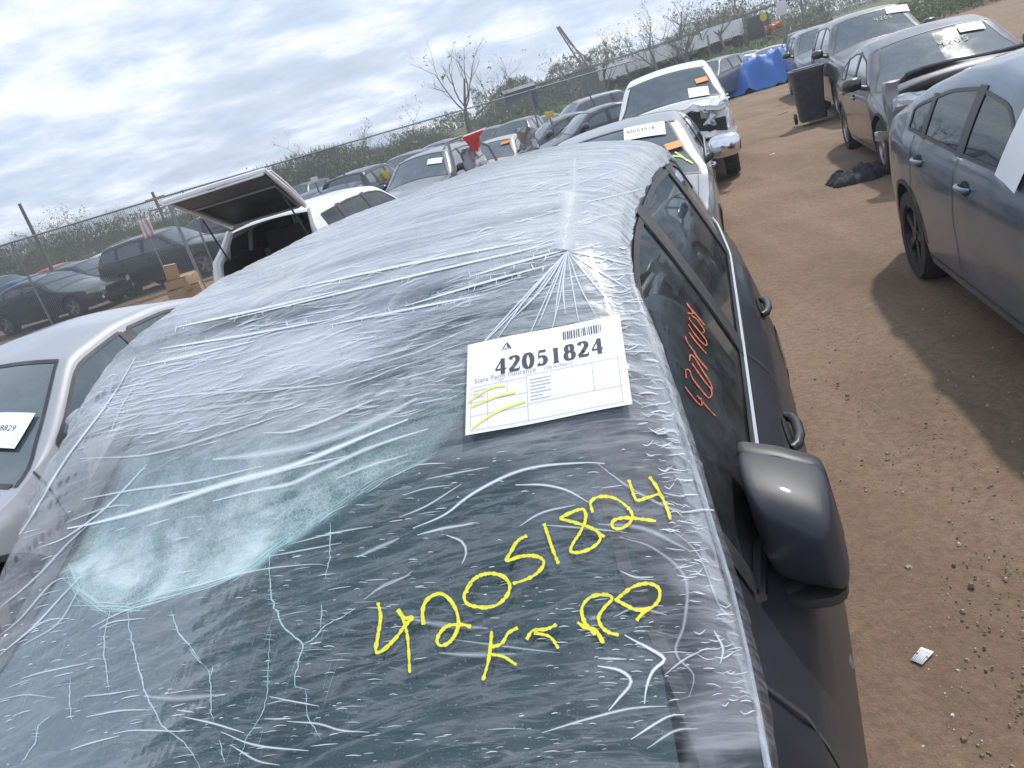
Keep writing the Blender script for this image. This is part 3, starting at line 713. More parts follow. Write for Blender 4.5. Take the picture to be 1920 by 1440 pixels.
# how milky the film is, region by region, and how strongly its creases whiten, sun glints painted in
def bl(poly, w, val, base): m = soft(FU, FV, poly, w); return base*(1-m)+val*m
milk = np.full(FU.shape, .06); crs = np.full(FU.shape, .36)
milk = bl([(-300, 1300), (-100, 960), (120, 800), (330, 560), (1250, 250), (1300, 700), (1240, 860), (880, 858), (600, 860), (300, 830), (100, 960), (-200, 1400)], 40, .34, milk)
milk = bl([(120, 760), (330, 540), (1250, 230), (1290, 700), (1180, 590), (900, 640), (640, 700), (300, 790)], 30, .50, milk)
milk = bl([(340, 590), (600, 400), (1250, 220), (1290, 600), (1190, 470), (1030, 430), (700, 520), (360, 610)], 22, .64, milk)
milk = bl([(540, 640), (700, 600), (740, 640), (640, 700), (560, 710), (470, 720)], 16, .72, milk)
milk = bl([(470, 590), (560, 575), (620, 600), (560, 620), (470, 628)], 10, .26, milk)
milk = bl([(640, 610), (900, 560), (1040, 500), (1000, 600), (860, 640), (700, 650)], 20, .34, milk)
milk = bl([(1150, 560), (1185, 500), (1215, 560), (1300, 860), (1340, 1010), (1440, 1400), (1290, 1430), (1285, 1200), (1255, 1040), (1235, 860)], 14, .36, milk)
milk = bl([(1080, 1130), (1300, 1110), (1330, 1290), (1220, 1440), (1090, 1330)], 30, .10, milk)
milk = bl([(1010, 880), (1240, 860), (1300, 1100), (1240, 1060), (1130, 960), (1000, 930)], 26, .22, milk)
crs = bl([(120, 800), (330, 540), (1250, 230), (1290, 700), (900, 760), (300, 860)], 30, .95, crs)
crs = bl([(340, 580), (600, 390), (1250, 220), (1290, 500), (1030, 420), (700, 500), (360, 600)], 22, .45, crs)
milk *= 1-.58*soft(FU, FV, SHAT, 25)
band_m = np.clip(1-poly_dist(FU, FV, [(300, 640), (470, 600), (640, 570), (900, 530), (1045, 480)], False)/26, 0, 1); milk *= 1-.62*band_m
for (x, y, rx, ry, a) in [(260, 660, 70, 16, .5), (430, 605, 90, 13, .6), (560, 590, 60, 10, .5), (800, 560, 150, 14, .5), (930, 535, 90, 10, .6), (700, 700, 130, 22, .5), (480, 745, 150, 18, .5), (230, 830, 60, 20, .7), (420, 810, 110, 16, .5), (820, 610, 60, 16, .4), (1120, 620, 40, 14, .5), (1000, 400, 200, 8, .3), (700, 480, 180, 8, .3), (560, 850, 90, 14, .5)]:
    milk *= 1-1.25*a*np.exp(-(((FU-x)*.97+(FV-y)*-.22)/rx)**2-(((FV-y)*.97+(FU-x)*.24)/ry)**2)
me = bpy.data.meshes.new('plastic_wrap'); me.from_pydata(WF.reshape(-1, 3).tolist(), [], gridfaces(ny, ns).tolist()); me.polygons.foreach_set('use_smooth', np.ones(len(me.polygons), bool))
setattr_f(me, 'milk', milk); setattr_f(me, 'crease_glint', crs); setattr_v(me, 'suv', np.stack([G[..., 3], G[..., 1], np.zeros_like(G[..., 0])], -1))
fm = bpy.data.materials.new('clear_film'); fm.use_nodes = True; nt = fm.node_tree; nt.nodes.clear(); out = N(nt, 'ShaderNodeOutputMaterial')
a1 = N(nt, 'ShaderNodeAttribute', attribute_name='milk'); a2 = N(nt, 'ShaderNodeAttribute', attribute_name='crease_glint'); av = N(nt, 'ShaderNodeAttribute', attribute_name='suv')
def fmap(rot, sx, sy, off=0):
    mp = N(nt, 'ShaderNodeMapping'); mp.inputs['Rotation'].default_value = (0, 0, math.radians(rot)); lk(nt, av.outputs['Vector'], mp.inputs[0])
    m2 = N(nt, 'ShaderNodeMapping'); m2.inputs['Scale'].default_value = (sx, sy, 1); m2.inputs['Location'].default_value = (off, off*1.7, off); lk(nt, mp.outputs[0], m2.inputs[0]); return m2.outputs[0]
def fno(vec, d=5, r=.6, dist=.3): n = N(nt, 'ShaderNodeTexNoise', inp={'Scale': 1.0, 'Detail': float(d), 'Roughness': r, 'Distortion': dist}); lk(nt, vec, n.inputs['Vector']); return n.outputs[0]
nA = fno(fmap(-14, 3.2, 26), 5, .62, .5); nB = fno(fmap(-4, 5.5, 62, 3), 4, .6, .4); nC = fno(fmap(6, 16, 170, 7), 3, .55, .2); nD = fno(fmap(0, 7, 7, 11), 4, .6, .2)
r1 = ramp(nt, nA, [(.455, 0), (.497, 1), (.512, .75), (.555, 0)]); r2 = ramp(nt, nB, [(.465, 0), (.50, .9), (.53, 0)]); r3 = ramp(nt, nC, [(.60, 0), (.66, .9)])
wide = ramp(nt, nA, [(.36, 0), (.66, 1)])
gate = ramp(nt, nD, [(.38, .0), (.60, 1.0)])
st = math_(nt, 'MAXIMUM', math_(nt, 'MULTIPLY', r1, .55), math_(nt, 'MAXIMUM', math_(nt, 'MULTIPLY', math_(nt, 'MULTIPLY', r2, gate), .7), math_(nt, 'MULTIPLY', math_(nt, 'MULTIPLY', r3, gate), .85)))
st = math_(nt, 'MULTIPLY', st, a2.outputs['Fac'])  # white streaks: layered film at the folds plus sun glints put into the colour
nE = fno(fmap(-9, 2.6, 48, 17), 6, .66, .8); thin = ramp(nt, nE, [(.40, 0), (.56, 1)])
mk_ = math_(nt, 'MULTIPLY', a1.outputs['Fac'], math_(nt, 'ADD', math_(nt, 'ADD', math_(nt, 'MULTIPLY', wide, .45), math_(nt, 'MULTIPLY', thin, .62)), .42))
fac = math_(nt, 'SUBTRACT', 1.0, math_(nt, 'MULTIPLY', math_(nt, 'SUBTRACT', 1.0, mk_, True), math_(nt, 'SUBTRACT', 1.0, st, True)), True)
bh = math_(nt, 'ADD', math_(nt, 'ADD', math_(nt, 'MULTIPLY', nA, 1.0), math_(nt, 'MULTIPLY', nB, .45)), math_(nt, 'MULTIPLY', nC, .12))
bp = N(nt, 'ShaderNodeBump', inp={'Strength': .3, 'Distance': .010}); lk(nt, bh, bp.inputs['Height']); lk(nt, math_(nt, 'MULTIPLY', a2.outputs['Fac'], .17), bp.inputs['Strength'])
tr = N(nt, 'ShaderNodeBsdfTransparent', inp={'Color': (.95, .96, .98, 1)})
df = N(nt, 'ShaderNodeBsdfPrincipled', inp={'Base Color': (.44, .465, .50, 1), 'Roughness': .36, 'Specular IOR Level': .35}); lk(nt, bp.outputs[0], df.inputs['Normal'])
mx = N(nt, 'ShaderNodeMixShader'); lk(nt, fac, mx.inputs[0]); lk(nt, tr.outputs[0], mx.inputs[1]); lk(nt, df.outputs[0], mx.inputs[2])
gl = N(nt, 'ShaderNodeBsdfGlossy', inp={'Roughness': .12, 'Color': (1, 1, 1, 1)}); lk(nt, bp.outputs[0], gl.inputs['Normal'])
fr = N(nt, 'ShaderNodeFresnel', inp={'IOR': 1.35}); lk(nt, bp.outputs[0], fr.inputs['Normal'])
m2 = N(nt, 'ShaderNodeMixShader'); lk(nt, math_(nt, 'MULTIPLY', fr.outputs[0], math_(nt, 'ADD', math_(nt, 'MULTIPLY', a1.outputs['Fac'], .40), .14), True), m2.inputs[0]); lk(nt, mx.outputs[0], m2.inputs[1]); lk(nt, gl.outputs[0], m2.inputs[2])
lk(nt, m2.outputs[0], out.inputs[0]); me.materials.append(fm)
film = link('plastic_wrap', me); tag(film, 'wrinkled clear plastic film stretched over the windshield and roof of the foreground SUV', 'plastic film')
VF = WF.reshape(-1, 3); BF = bvh_of(VF, gridfaces(ny, ns))
ORG = Vector((0, 0, CAM_H))
def hit(B, u, v, lift=0.0):
    d = Vector(cray(u, v)); p, n, i, t = B.ray_cast(ORG, d)
    if p is None: return None
    if n.dot(d) > 0: n = -n
    return np.array(p+n*lift)
# strokes laid on a surface: a lens-shaped band, opacity fading to its edges
def resample(pts, step):
    pts = np.array(pts, float)
    if len(pts) > 2:     # Catmull-Rom
        q = np.vstack([2*pts[0]-pts[1], pts, 2*pts[-1]-pts[-2]]); o = []
        for i in range(1, len(q)-2):
            L = np.linalg.norm(q[i+1]-q[i]); k = max(2, int(L/step))
            for t in np.linspace(0, 1, k, endpoint=False):
                o.append(.5*((2*q[i])+(-q[i-1]+q[i+1])*t+(2*q[i-1]-5*q[i]+4*q[i+1]-q[i+2])*t*t+(-q[i-1]+3*q[i]-3*q[i+1]+q[i+2])*t**3))
        o.append(q[-2]); return np.array(o)
    k = max(2, int(np.linalg.norm(pts[1]-pts[0])/step)+1); return pts[0]+(pts[1]-pts[0])*np.linspace(0, 1, k)[:, None]
class Strokes:
    def __init__(s, B, lift): s.B = B; s.lift = lift; s.V = []; s.F = []; s.A = []
    def add(s, pts, w, a=1.0, taper=True, step=9, jag=0.0):
        P = resample(pts, step); n = len(P); d = np.gradient(P, axis=0); d /= np.linalg.norm(d, axis=1, keepdims=True)+1e-9; nn = np.stack([-d[:, 1], d[:, 0]], 1)
        rowsv = []
        for i in range(n):
            t = i/(n-1); ww = w*(math.sin(math.pi*min(max(t, .04), .96))**.6 if taper else 1)*(1+(rng.uniform(-jag, jag) if jag else 0))
            r = [hit(s.B, *(P[i]+nn[i]*ww*.5*q), s.lift) for q in (-1, 0, 1)]
            if any(x is None for x in r): rowsv.append(None); continue
            rowsv.append(r)
        prev = None
        for r in rowsv:
            if r is None: prev = None; continue
            b = len(s.V); s.V += r; s.A += [0, a, 0]
            if prev is not None: s.F += [(prev, prev+1, b+1, b), (prev+1, prev+2, b+2, b+1)]
            prev = b
    def build(s, name, mat, parent, local=False):
        V = np.array(s.V); V = tolocal(V) if local else V
        me = bpy.data.meshes.new(name); me.from_pydata(V.tolist(), [], s.F); me.polygons.foreach_set('use_smooth', np.ones(len(me.polygons), bool)); setattr_f(me, 'a', s.A); me.materials.append(mat); return link(name, me, parent)
def fademat(name, col, rough=.35, gain=1.6, spec=.5):
    m = bpy.data.materials.new(name); m.use_nodes = True; nt = m.node_tree; nt.nodes.clear(); out = N(nt, 'ShaderNodeOutputMaterial'); a = N(nt, 'ShaderNodeAttribute', attribute_name='a')
    tr = N(nt, 'ShaderNodeBsdfTransparent'); p = N(nt, 'ShaderNodeBsdfPrincipled', inp={'Base Color': (*col, 1), 'Roughness': rough, 'Specular IOR Level': spec})
    mx = N(nt, 'ShaderNodeMixShader'); lk(nt, math_(nt, 'MULTIPLY', a.outputs['Fac'], gain, True), mx.inputs[0]); lk(nt, tr.outputs[0], mx.inputs[1]); lk(nt, p.outputs[0], mx.inputs[2]); lk(nt, mx.outputs[0], out.inputs[0]); return m
CRM = fademat('film_crease_glint', (.74, .80, .84), .22, 1.3, .9)  # pale bands for creases, their sun glints painted as white colour
ck = Strokes(BF, .0025)
def q2(pts): return [(x/2.743, 700+y/2.743) for x, y in pts]
def q3(pts): return [(600+x/2.4, 850+y/2.4) for x, y in pts]
def q5(pts): return [(x/3, 960+y/3) for x, y in pts]
def q6(pts): return [(1180+x/3.272, 560+y/3.272) for x, y in pts]
for pts, w, a in [([(350, 800), (500, 770), (800, 690), (1200, 560), (1500, 480), (1920, 310), (2100, 240)], 15, .85), ([(430, 650), (700, 600), (1000, 560), (1350, 480)], 7, .6),
        ([(1100, 445), (1300, 425), (1600, 370), (1920, 250), (2150, 130)], 22, .45), ([(1100, 660), (1300, 610), (1500, 570), (1650, 500), (1920, 380), (2200, 290)], 11, .6),
        ([(200, 900), (350, 840), (550, 690), (760, 470)], 5, .7), ([(340, 770), (560, 690), (680, 680)], 5, .5), ([(1360, 310), (1550, 290), (1920, 140)], 8, .6),
        ([(870, 630), (1200, 570), (1500, 490), (1780, 430)], 8, .6), ([(1730, 545), (1900, 480), (2100, 420)], 8, .5), ([(0, 1210), (180, 1060), (350, 880), (470, 770)], 6, .45),
        ([(120, 1400), (300, 1290), (400, 1130), (420, 1080)], 5, .4), ([(0, 960), (140, 780), (330, 460), (560, 150), (700, -80)], 6, .8), ([(720, 40), (640, 150), (560, 330)], 4, .4),
        ([(560, 180), (900, 120), (1300, 90), (1700, 60), (1920, 0)], 6, .5), ([(600, 220), (1000, 190), (1500, 130)], 7, .35), ([(420, 440), (760, 420), (1100, 330), (1500, 200)], 6, .45),
        ([(750, 790), (880, 750)], 5, .5), ([(950, 1110), (1300, 1020), (1600, 985), (1700, 995)], 4, .5), ([(1380, 945), (1600, 905), (1760, 875)], 5, .5), ([(1500, 880), (1740, 820), (1920, 790)], 5, .45)]:
    ck.add(q2(pts), w, a)
for pts, w, a in [([(420, 340), (560, 280), (680, 190), (850, 100), (1000, 60), (1200, 45), (1280, 50)], 8, .75), ([(880, 145), (1000, 145), (1100, 165), (1170, 200), (1210, 225)], 6, .7), ([(440, 370), (560, 340), (690, 320)], 7, .6),
        ([(570, 370), (640, 400), (660, 450), (640, 500)], 7, .6), ([(900, 330), (1000, 270), (1150, 235)], 6, .55), ([(170, 470), (280, 420), (360, 385)], 10, .35), ([(1370, 820), (1480, 880), (1550, 930), (1500, 980), (1470, 1050), (1460, 1130)], 9, .9),
        ([(1250, 960), (1350, 980), (1400, 1030), (1350, 1100), (1300, 1160)], 9, .8), ([(1560, 1140), (1400, 1150), (1200, 1200), (1000, 1260)], 7, .6), ([(360, 290), (480, 240), (640, 140)], 5, .5), ([(480, 120), (620, 90), (760, 65)], 5, .5),
        ([(380, 190), (480, 160), (600, 145)], 4, .5), ([(200, 660), (300, 590), (410, 550)], 8, .3), ([(250, 620), (380, 560), (420, 530)], 5, .35), ([(1250, 320), (1450, 340), (1660, 440)], 12, .3), ([(1000, 325), (1200, 340), (1380, 360)], 6, .45),
        ([(1550, 1000), (1640, 930), (1740, 880)], 6, .5), ([(1250, 925), (1380, 930)], 8, .5), ([(540, 900), (700, 910), (880, 905)], 12, .3), ([(600, 840), (900, 880), (1080, 900)], 6, .3), ([(380, 740), (560, 775), (760, 790)], 14, .25),
        ([(1350, 530), (1420, 560), (1500, 560)], 6, .6), ([(1320, 740), (1420, 700), (1560, 730)], 7, .4), ([(1250, 50), (1400, 160), (1600, 260), (1740, 260)], 7, .4), ([(1620, 270), (1720, 255), (1790, 262)], 5, .8),
        ([(1400, 1290), (1560, 1190), (1640, 1180)], 7, .7), ([(1470, 1330), (1600, 1250), (1700, 1240)], 7, .5), ([(1800, 950), (1810, 880), (1770, 800)], 7, .6), ([(1560, 330), (1700, 460), (1800, 700), (1900, 760)], 5, .3),
        ([(1350, 380), (1500, 430), (1640, 560), (1640, 760), (1600, 900), (1680, 1000), (1660, 1100)], 9, .30)]:
    ck.add(q3(pts), w, a)
for pts, w, a in [([(490, 1155), (680, 1120), (860, 1115)], 5, .6), ([(1040, 1155), (1200, 1190), (1380, 1245)], 6, .7), ([(1250, 1240), (1450, 1315), (1740, 1345)], 6, .7), ([(1300, 1310), (1450, 1400), (1580, 1425)], 6, .6), ([(640, 1250), (760, 1230), (1000, 1235), (1090, 1230)], 5, .6),
        ([(400, 1340), (520, 1300), (680, 1260)], 5, .6), ([(480, 1040), (620, 1025), (770, 1000)], 4, .6), ([(820, 1040), (1000, 1050), (1270, 1030)], 14, .3), ([(1000, 1115), (1100, 1130)], 5, .6), ([(1520, 1040), (1640, 1065), (1800, 1095)], 5, .6),
        ([(1620, 1180), (1800, 1195), (1920, 1230), (2080, 1240)], 6, .6), ([(1490, 1165), (1640, 1165)], 5, .6), ([(0, 1060), (150, 1030), (320, 1050)], 4, .4), ([(120, 940), (260, 900), (500, 850)], 5, .5), ([(560, 660), (640, 620), (820, 600)], 4, .6),
        ([(0, 810), (200, 640), (330, 500), (470, 350)], 5, .6), ([(0, 700), (120, 600), (300, 400), (420, 370)], 5, .5), ([(60, 760), (250, 620), (400, 600)], 5, .5), ([(520, 650), (700, 560), (830, 525), (990, 480)], 4, .5)]:
    ck.add(q5(pts), w, a)
# fan of pulls under the tape tab and ladder-like pulls on the roof edge
for tx, ty, w in [(1000, 560, 4), (960, 600, 5), (930, 640, 4), (1010, 610, 4), (1040, 600, 4), (1060, 590, 5), (1085, 605, 4), (1115, 590, 4), (1150, 575, 5), (1180, 545, 4), (1190, 500, 5), (1030, 640, 3), (980, 660, 3), (900, 650, 4), (860, 690, 3)]:
    ck.add([(1064, 472), ((1064+tx)/2+rng.uniform(-6, 6), (472+ty)/2+rng.uniform(-6, 6)), (tx, ty)], w*1.1, .8)
for (x0, y0, x1, y1, n, ln) in [(330, 615, 640, 545, 26, 16), (430, 600, 1050, 455, 60, 14), (620, 610, 900, 555, 34, 16), (760, 575, 1040, 495, 30, 18), (880, 520, 1060, 470, 24, 16), (540, 545, 1000, 452, 40, 9), (300, 655, 620, 600, 24, 16), (250, 690, 480, 640, 14, 14)]:
    ck.add([(x0, y0), ((x0+x1)/2, (y0+y1)/2+rng.uniform(-4, 4)), (x1, y1)], 6, 1.0)
    for i in range(n):
        t = rng.uniform(0, 1); x = x0+(x1-x0)*t; y = y0+(y1-y0)*t; l = rng.uniform(.4, 1.3)*ln; s = rng.uniform(-.5, .2)
        ck.add([(x, y), (x+s*l*.5+rng.uniform(-1, 1), y-l*.5*rng.choice((-1, 1))), ], rng.uniform(2.2, 4.4), rng.uniform(.6, 1.1), step=5)
# long drawn creases across the upper glass and roof
for k in range(620):
    t = rng.uniform(0, 1); x = rng.uniform(170, 1130); yb_ = 560+(1130-x)*.06; y = rng.uniform(max(300, 800-.47*x), 830-.10*(x-300))
    sl = rng.uniform(-.36, -.12); l = rng.lognormal(3.9, .5)
    if 870 < x+l/2 < 1190 and 590 < y < 830: continue
    if y < 440 and rng.uniform() < .4: continue
    ck.add([(x, y), (x+l*.5, y+sl*l*.5+rng.uniform(-4, 4)), (x+l, y+sl*l+rng.uniform(-3, 3))], rng.uniform(1.6, 4.0), rng.uniform(.15, .65), step=12)
# short dashes on the lower glass
for k in range(900):
    x = rng.uniform(0, 1290); y = rng.uniform(830, 1440)
    if in_poly(np.array(x), np.array(y), SHAT) and rng.uniform() < .8: continue
    cl = math.sin(x*.011+y*.006)+math.sin(y*.021-x*.004)
    if cl < rng.uniform(-1.6, 1.2): continue
    sl = np.interp(x, [0, 400, 700, 1300], [-.28, -.12, -.03, -.05])+rng.uniform(-.12, .08); l = min(rng.lognormal(2.7, .55), 70)
    ck.add([(x, y), (x+l*.5, y+sl*l*.5-rng.uniform(0, 2)), (x+l, y+sl*l)], rng.uniform(1.4, 3.2), rng.uniform(.3, .85), step=7)
# ripples along the right edge
EDG = [(1190, 460), (1205, 560), (1240, 690), (1275, 820), (1310, 930), (1340, 1030), (1385, 1180), (1415, 1330)]
for k in range(210):
    t = rng.uniform(0, 1)**1.25; y = 460+t*880; xe_ = np.interp(y, [p[1] for p in EDG], [p[0] for p in EDG]); x = xe_-rng.uniform(6, 75); l = rng.uniform(14, 48)*(1 if y < 900 else .8)
    ck.add([(x-l*.5, y+rng.uniform(-3, 3)), (x, y+rng.uniform(-5, 8)), (min(x+l*.5, xe_-2), y+rng.uniform(-6, 6))], rng.uniform(2, 4.2), rng.uniform(.3, .9), step=6)
cr_o = ck.build('crease_glint', CRM, film); cr_o['kind'] = 'stuff'
# milky tape tab
tb = Strokes(BF, .006); tb.add([(1072, 364), (1066, 410), (1058, 472)], 56, .62, taper=False, step=5, jag=.10); tb.add([(1078, 300), (1074, 380), (1052, 474)], 26, .4, step=6)
tb.build('tape_tab', fademat('tape', (.58, .61, .65), .5, 1.3), film)
# ------------------------------------------------------------------ cracks running out of the crushed patch
cr = Strokes(BW, .0015)
for pts, w in [([(720, 530), (740, 690), (770, 830), (820, 1010), (860, 1100), (930, 1215), (1020, 1280), (1080, 1350), (1130, 1440)], 3.6), ([(965, 560), (1010, 680), (1060, 740), (1130, 835)], 3), ([(1160, 870), (1185, 930), (1190, 1060), (1200, 1180)], 2.6),
        ([(1530, 220), (1518, 280), (1525, 440), (1560, 560), (1600, 650), (1700, 745), (1685, 820), (1668, 900), (1665, 980), (1740, 1000)], 3.4), ([(1700, 745), (1770, 715), (1810, 660), (1860, 625), (1920, 600), (2000, 540)], 2.6),
        ([(625, 560), (595, 650), (585, 760), (600, 880), (620, 1000)], 2.6), ([(400, 940), (395, 1060), (410, 1180)], 2.4), ([(290, 1150), (220, 1200), (200, 1300), (120, 1420)], 2.4), ([(1860, 60), (1855, 260), (1830, 380)], 2.2),
        ([(1810, 520), (1810, 660)], 2), ([(1720, 1000), (1735, 1150), (1810, 1280)], 2), ([(1235, 1280), (1265, 1410)], 2.4), ([(1520, 640), (1510, 900), (1490, 1100), (1380, 1300), (1340, 1440)], 1.6), ([(1160, 870), (1100, 820), (1060, 760)], 2), ([(1200, 870), (1185, 930)], 2)]:
    P = resample(q5(pts), 8); P = P+rng.normal(0, .9, P.shape); cr.add(P.tolist(), w*1.35, .9, step=6, jag=.4)
    for _ in range(int(len(P)*.5)):
        i = rng.integers(1, len(P)-1); l = rng.uniform(3, 13); cr.add([tuple(P[i]-(l, rng.uniform(-2, 2))), tuple(P[i]+(l*.8, rng.uniform(-2, 2)))], 1.8, .7, step=5)
for k in range(60):   # faint radiating lines and wiper scratches
    x = rng.uniform(60, 640); y = rng.uniform(1120, 1400); l = rng.uniform(20, 90); cr.add([(x, y), (x-l*.32, y+l)], 1.2, rng.uniform(.15, .4), step=14)
for k in range(110):
    i = rng.integers(14, 25); a, b = np.array(SHAT[i]), np.array(SHAT[i+1]); p = a+(b-a)*rng.uniform(); d = (b-a)/np.linalg.norm(b-a); l = rng.uniform(15, 60); o = rng.uniform(-10, 6)
    n_ = np.array((-d[1], d[0])); cr.add([tuple(p-d*l+n_*o), tuple(p+n_*(o+rng.uniform(-5, 5))), tuple(p+d*l+n_*o)], 2.0, rng.uniform(.3, .9), step=9)
co = cr.build('crack', fademat('crack', (.50, .74, .73), .3, 1.3), root0, True)
# ------------------------------------------------------------------ wax-pencil writing
YEL = pbr('yellow_marker', (.78, .72, .045), .55); ORG_ = pbr('orange_marker', (.62, .16, .07), .6)
def writing(name, B, strokes, w, mat, jag, parent, lift=.003, label=None):
    s = Strokes(B, lift)
    for p in strokes:
        s.add(p, w*rng.uniform(.85, 1.1), 1, taper=False, step=3.2, jag=jag)
        for q in range(2): pp = np.array(p, float)+rng.normal(0, w*.13, (len(p), 2)); s.add(pp.tolist(), w*.5, 1, taper=False, step=3.0, jag=jag*1.4)
    V = tolocal(np.array(s.V)); o = mk(name, V, s.F, mat, parent, angle=180); o['kind'] = 'stuff'
    if label: o['label'] = label
    return o
Yw = [[(265, 675), (277, 740), (264, 830), (255, 890), (268, 900), (300, 880), (350, 830), (385, 780), (420, 742), (385, 745), (352, 708)], [(358, 705), (385, 770), (400, 850), (408, 990)],
  [(470, 775), (465, 720), (480, 670), (520, 640), (560, 640), (600, 680), (625, 740), (620, 800), (590, 850), (550, 870), (530, 850), (545, 810), (580, 780), (640, 775), (682, 785)],
  [(685, 588), (652, 640), (665, 680), (720, 697), (790, 690), (840, 650), (856, 600), (830, 560), (770, 545), (710, 560), (670, 600), (662, 630)],
  [(932, 375), (890, 400), (860, 450), (842, 487), (900, 470), (960, 465), (1002, 480), (1006, 510), (970, 550), (920, 575), (870, 590)], [(1010, 320), (1030, 380), (1050, 440), (1075, 500)],
  [(1280, 380), (1230, 345), (1180, 325), (1120, 308), (1085, 297), (1140, 268), (1188, 258), (1197, 300), (1172, 360), (1140, 410), (1130, 445), (1170, 450), (1225, 430), (1263, 392), (1245, 350)],
  [(1227, 272), (1220, 222), (1260, 200), (1320, 205), (1370, 235), (1405, 280), (1390, 320), (1350, 345), (1315, 335), (1325, 305), (1380, 295), (1440, 300), (1510, 310)],
  [(1390, 125), (1405, 170), (1425, 215), (1470, 205), (1530, 185)], [(1482, 110), (1522, 170), (1555, 240), (1575, 303)],
  [(775, 805), (770, 870), (760, 940), (736, 1025)], [(892, 788), (850, 812), (820, 860), (765, 880)], [(768, 908), (830, 920), (887, 957)],
  [(932, 842), (960, 802), (1020, 795), (1065, 775)], [(965, 812), (1035, 830), (1076, 882)], [(1160, 765), (1200, 790), (1240, 800), (1275, 857)],
  [(1240, 822), (1192, 765), (1180, 700), (1220, 650), (1290, 640), (1315, 660), (1280, 700), (1255, 740), (1265, 780), (1300, 810), (1345, 822)],
  [(1330, 665), (1400, 610), (1470, 590), (1522, 610), (1526, 660), (1490, 700), (1430, 710), (1380, 690), (1330, 662)], [(1490, 700), (1450, 727), (1425, 757)]]
for k, (i0, i1) in enumerate([(0, 2), (2, 3), (3, 4), (4, 5), (5, 6), (6, 7), (7, 8), (8, 10), (10, 13), (13, 15), (15, 17), (17, 19)]):
    writing('marker_character', BF, [q3(p) for p in Yw[i0:i1]], 5.8, YEL, .35, root0, .004, 'yellow hand-written windshield character')
# orange figures on the driver-side glass
wo_ = RM[('win', 0, 'L')]; VO = toworld(np.array([v.co for v in wo_.data.vertices])); BO = bvh_of(VO, [tuple(p.vertices) for p in wo_.data.polygons])
Ow = [[(335, 545), (400, 630), (437, 657), (432, 612)], [(408, 598), (462, 660), (520, 722)], [(342, 490), (340, 440), (362, 445), (382, 495), (432, 560), (480, 612), (500, 585), (488, 545)],
  [(363, 385), (368, 348), (395, 368), (440, 440), (490, 520), (500, 560), (472, 532), (420, 462), (378, 400)], [(388, 322), (402, 352), (440, 400), (474, 440)], [(388, 325), (352, 275), (336, 235)],
  [(360, 212), (412, 280), (466, 340)], [(356, 160), (400, 228), (460, 290), (466, 262), (420, 200), (372, 142), (360, 120)], [(376, 108), (410, 130), (440, 175), (456, 205), (442, 212)], [(346, 30), (386, 92), (352, 92)], [(372, 62), (412, 112), (456, 165)]]
for (i0, i1) in ((0, 2), (2, 3), (3, 4), (4, 6), (6, 7), (7, 8), (8, 9), (9, 11)):
    writing('marker_character', BO, [q6(p) for p in Ow[i0:i1]], 2.3, ORG_, .35, RM['doors'][(0, 'L')], .003, 'orange hand-written side window figure')
# ------------------------------------------------------------------ lot sheet under the film edge
def bilerp(q, s, t):
    a, b, c, d = [np.array(p, float) for p in q]   # TL TR BR BL
    return a*(1-s)*(1-t)+b*s*(1-t)+c*s*t+d*(1-s)*t
QP = [(880, 655), (1161, 597), (1186, 766), (876, 825)]
PC = [hit(BF, *p, .004) for p in QP]
# the sheet bridges the glass: its corners touch, its middle follows the film softly
def sheet_pt(s, t, lift=0.0):
    p = bilerp(PC, s, t); bow = .004*math.sin(math.pi*s)*math.sin(math.pi*t)+.0015*math.sin(7*s+2*t)
    n = np.cross(PC[1]-PC[0], PC[0]-PC[3]); n = n/np.linalg.norm(n); n = n*np.sign(n[2])
    return p+n*(.009+bow+lift)
sx, sy_ = 24, 14
V = [sheet_pt(i/sx, j/sy_) for i in range(sx+1) for j in range(sy_+1)]
F = [(i*(sy_+1)+j, i*(sy_+1)+j+1, (i+1)*(sy_+1)+j+1, (i+1)*(sy_+1)+j) for i in range(sx) for j in range(sy_)]
sheet = mk('paper_sheet', V, F, PAPER, angle=180); tag(sheet, 'white printed lot sheet with large number 42051824 on the foreground windshield', 'paper sheet')
def strip2(pts, width, surf, out, lift=.0008, closed=False, wf=None):
    """flat stroke in sheet coordinates; pts in (s,t) with aspect a"""
    V, F = out; P = np.array(pts, float); n = len(P); d = np.gradient(P, axis=0); prev = None
    for i in range(n):
        dd = d[i]/(np.linalg.norm(d[i])+1e-9); nn = np.array((-dd[1], dd[0])); ww = width if wf is None else wf(dd)
        a = surf(*(P[i]+nn*ww/2), lift); b = surf(*(P[i]-nn*ww/2), lift); k = len(V); V += [a, b]
        if prev is not None: F.append((prev, prev+1, k+1, k))
        prev = k
ASP = 1.62
def ps(x, y, lift): return sheet_pt(x/ASP, y, lift)      # x in sheet heights
def arc(cx, cy, rx, ry, a0, a1, n=20): return [(cx+rx*math.cos(math.radians(a)), cy+ry*math.sin(math.radians(a))) for a in np.linspace(a0, a1, n)]
def ln(*p, n=6):
    o = []
    for a, b in zip(p[:-1], p[1:]): o += [tuple(np.array(a)+(np.array(b)-np.array(a))*t) for t in np.linspace(0, 1, n)]
    return o
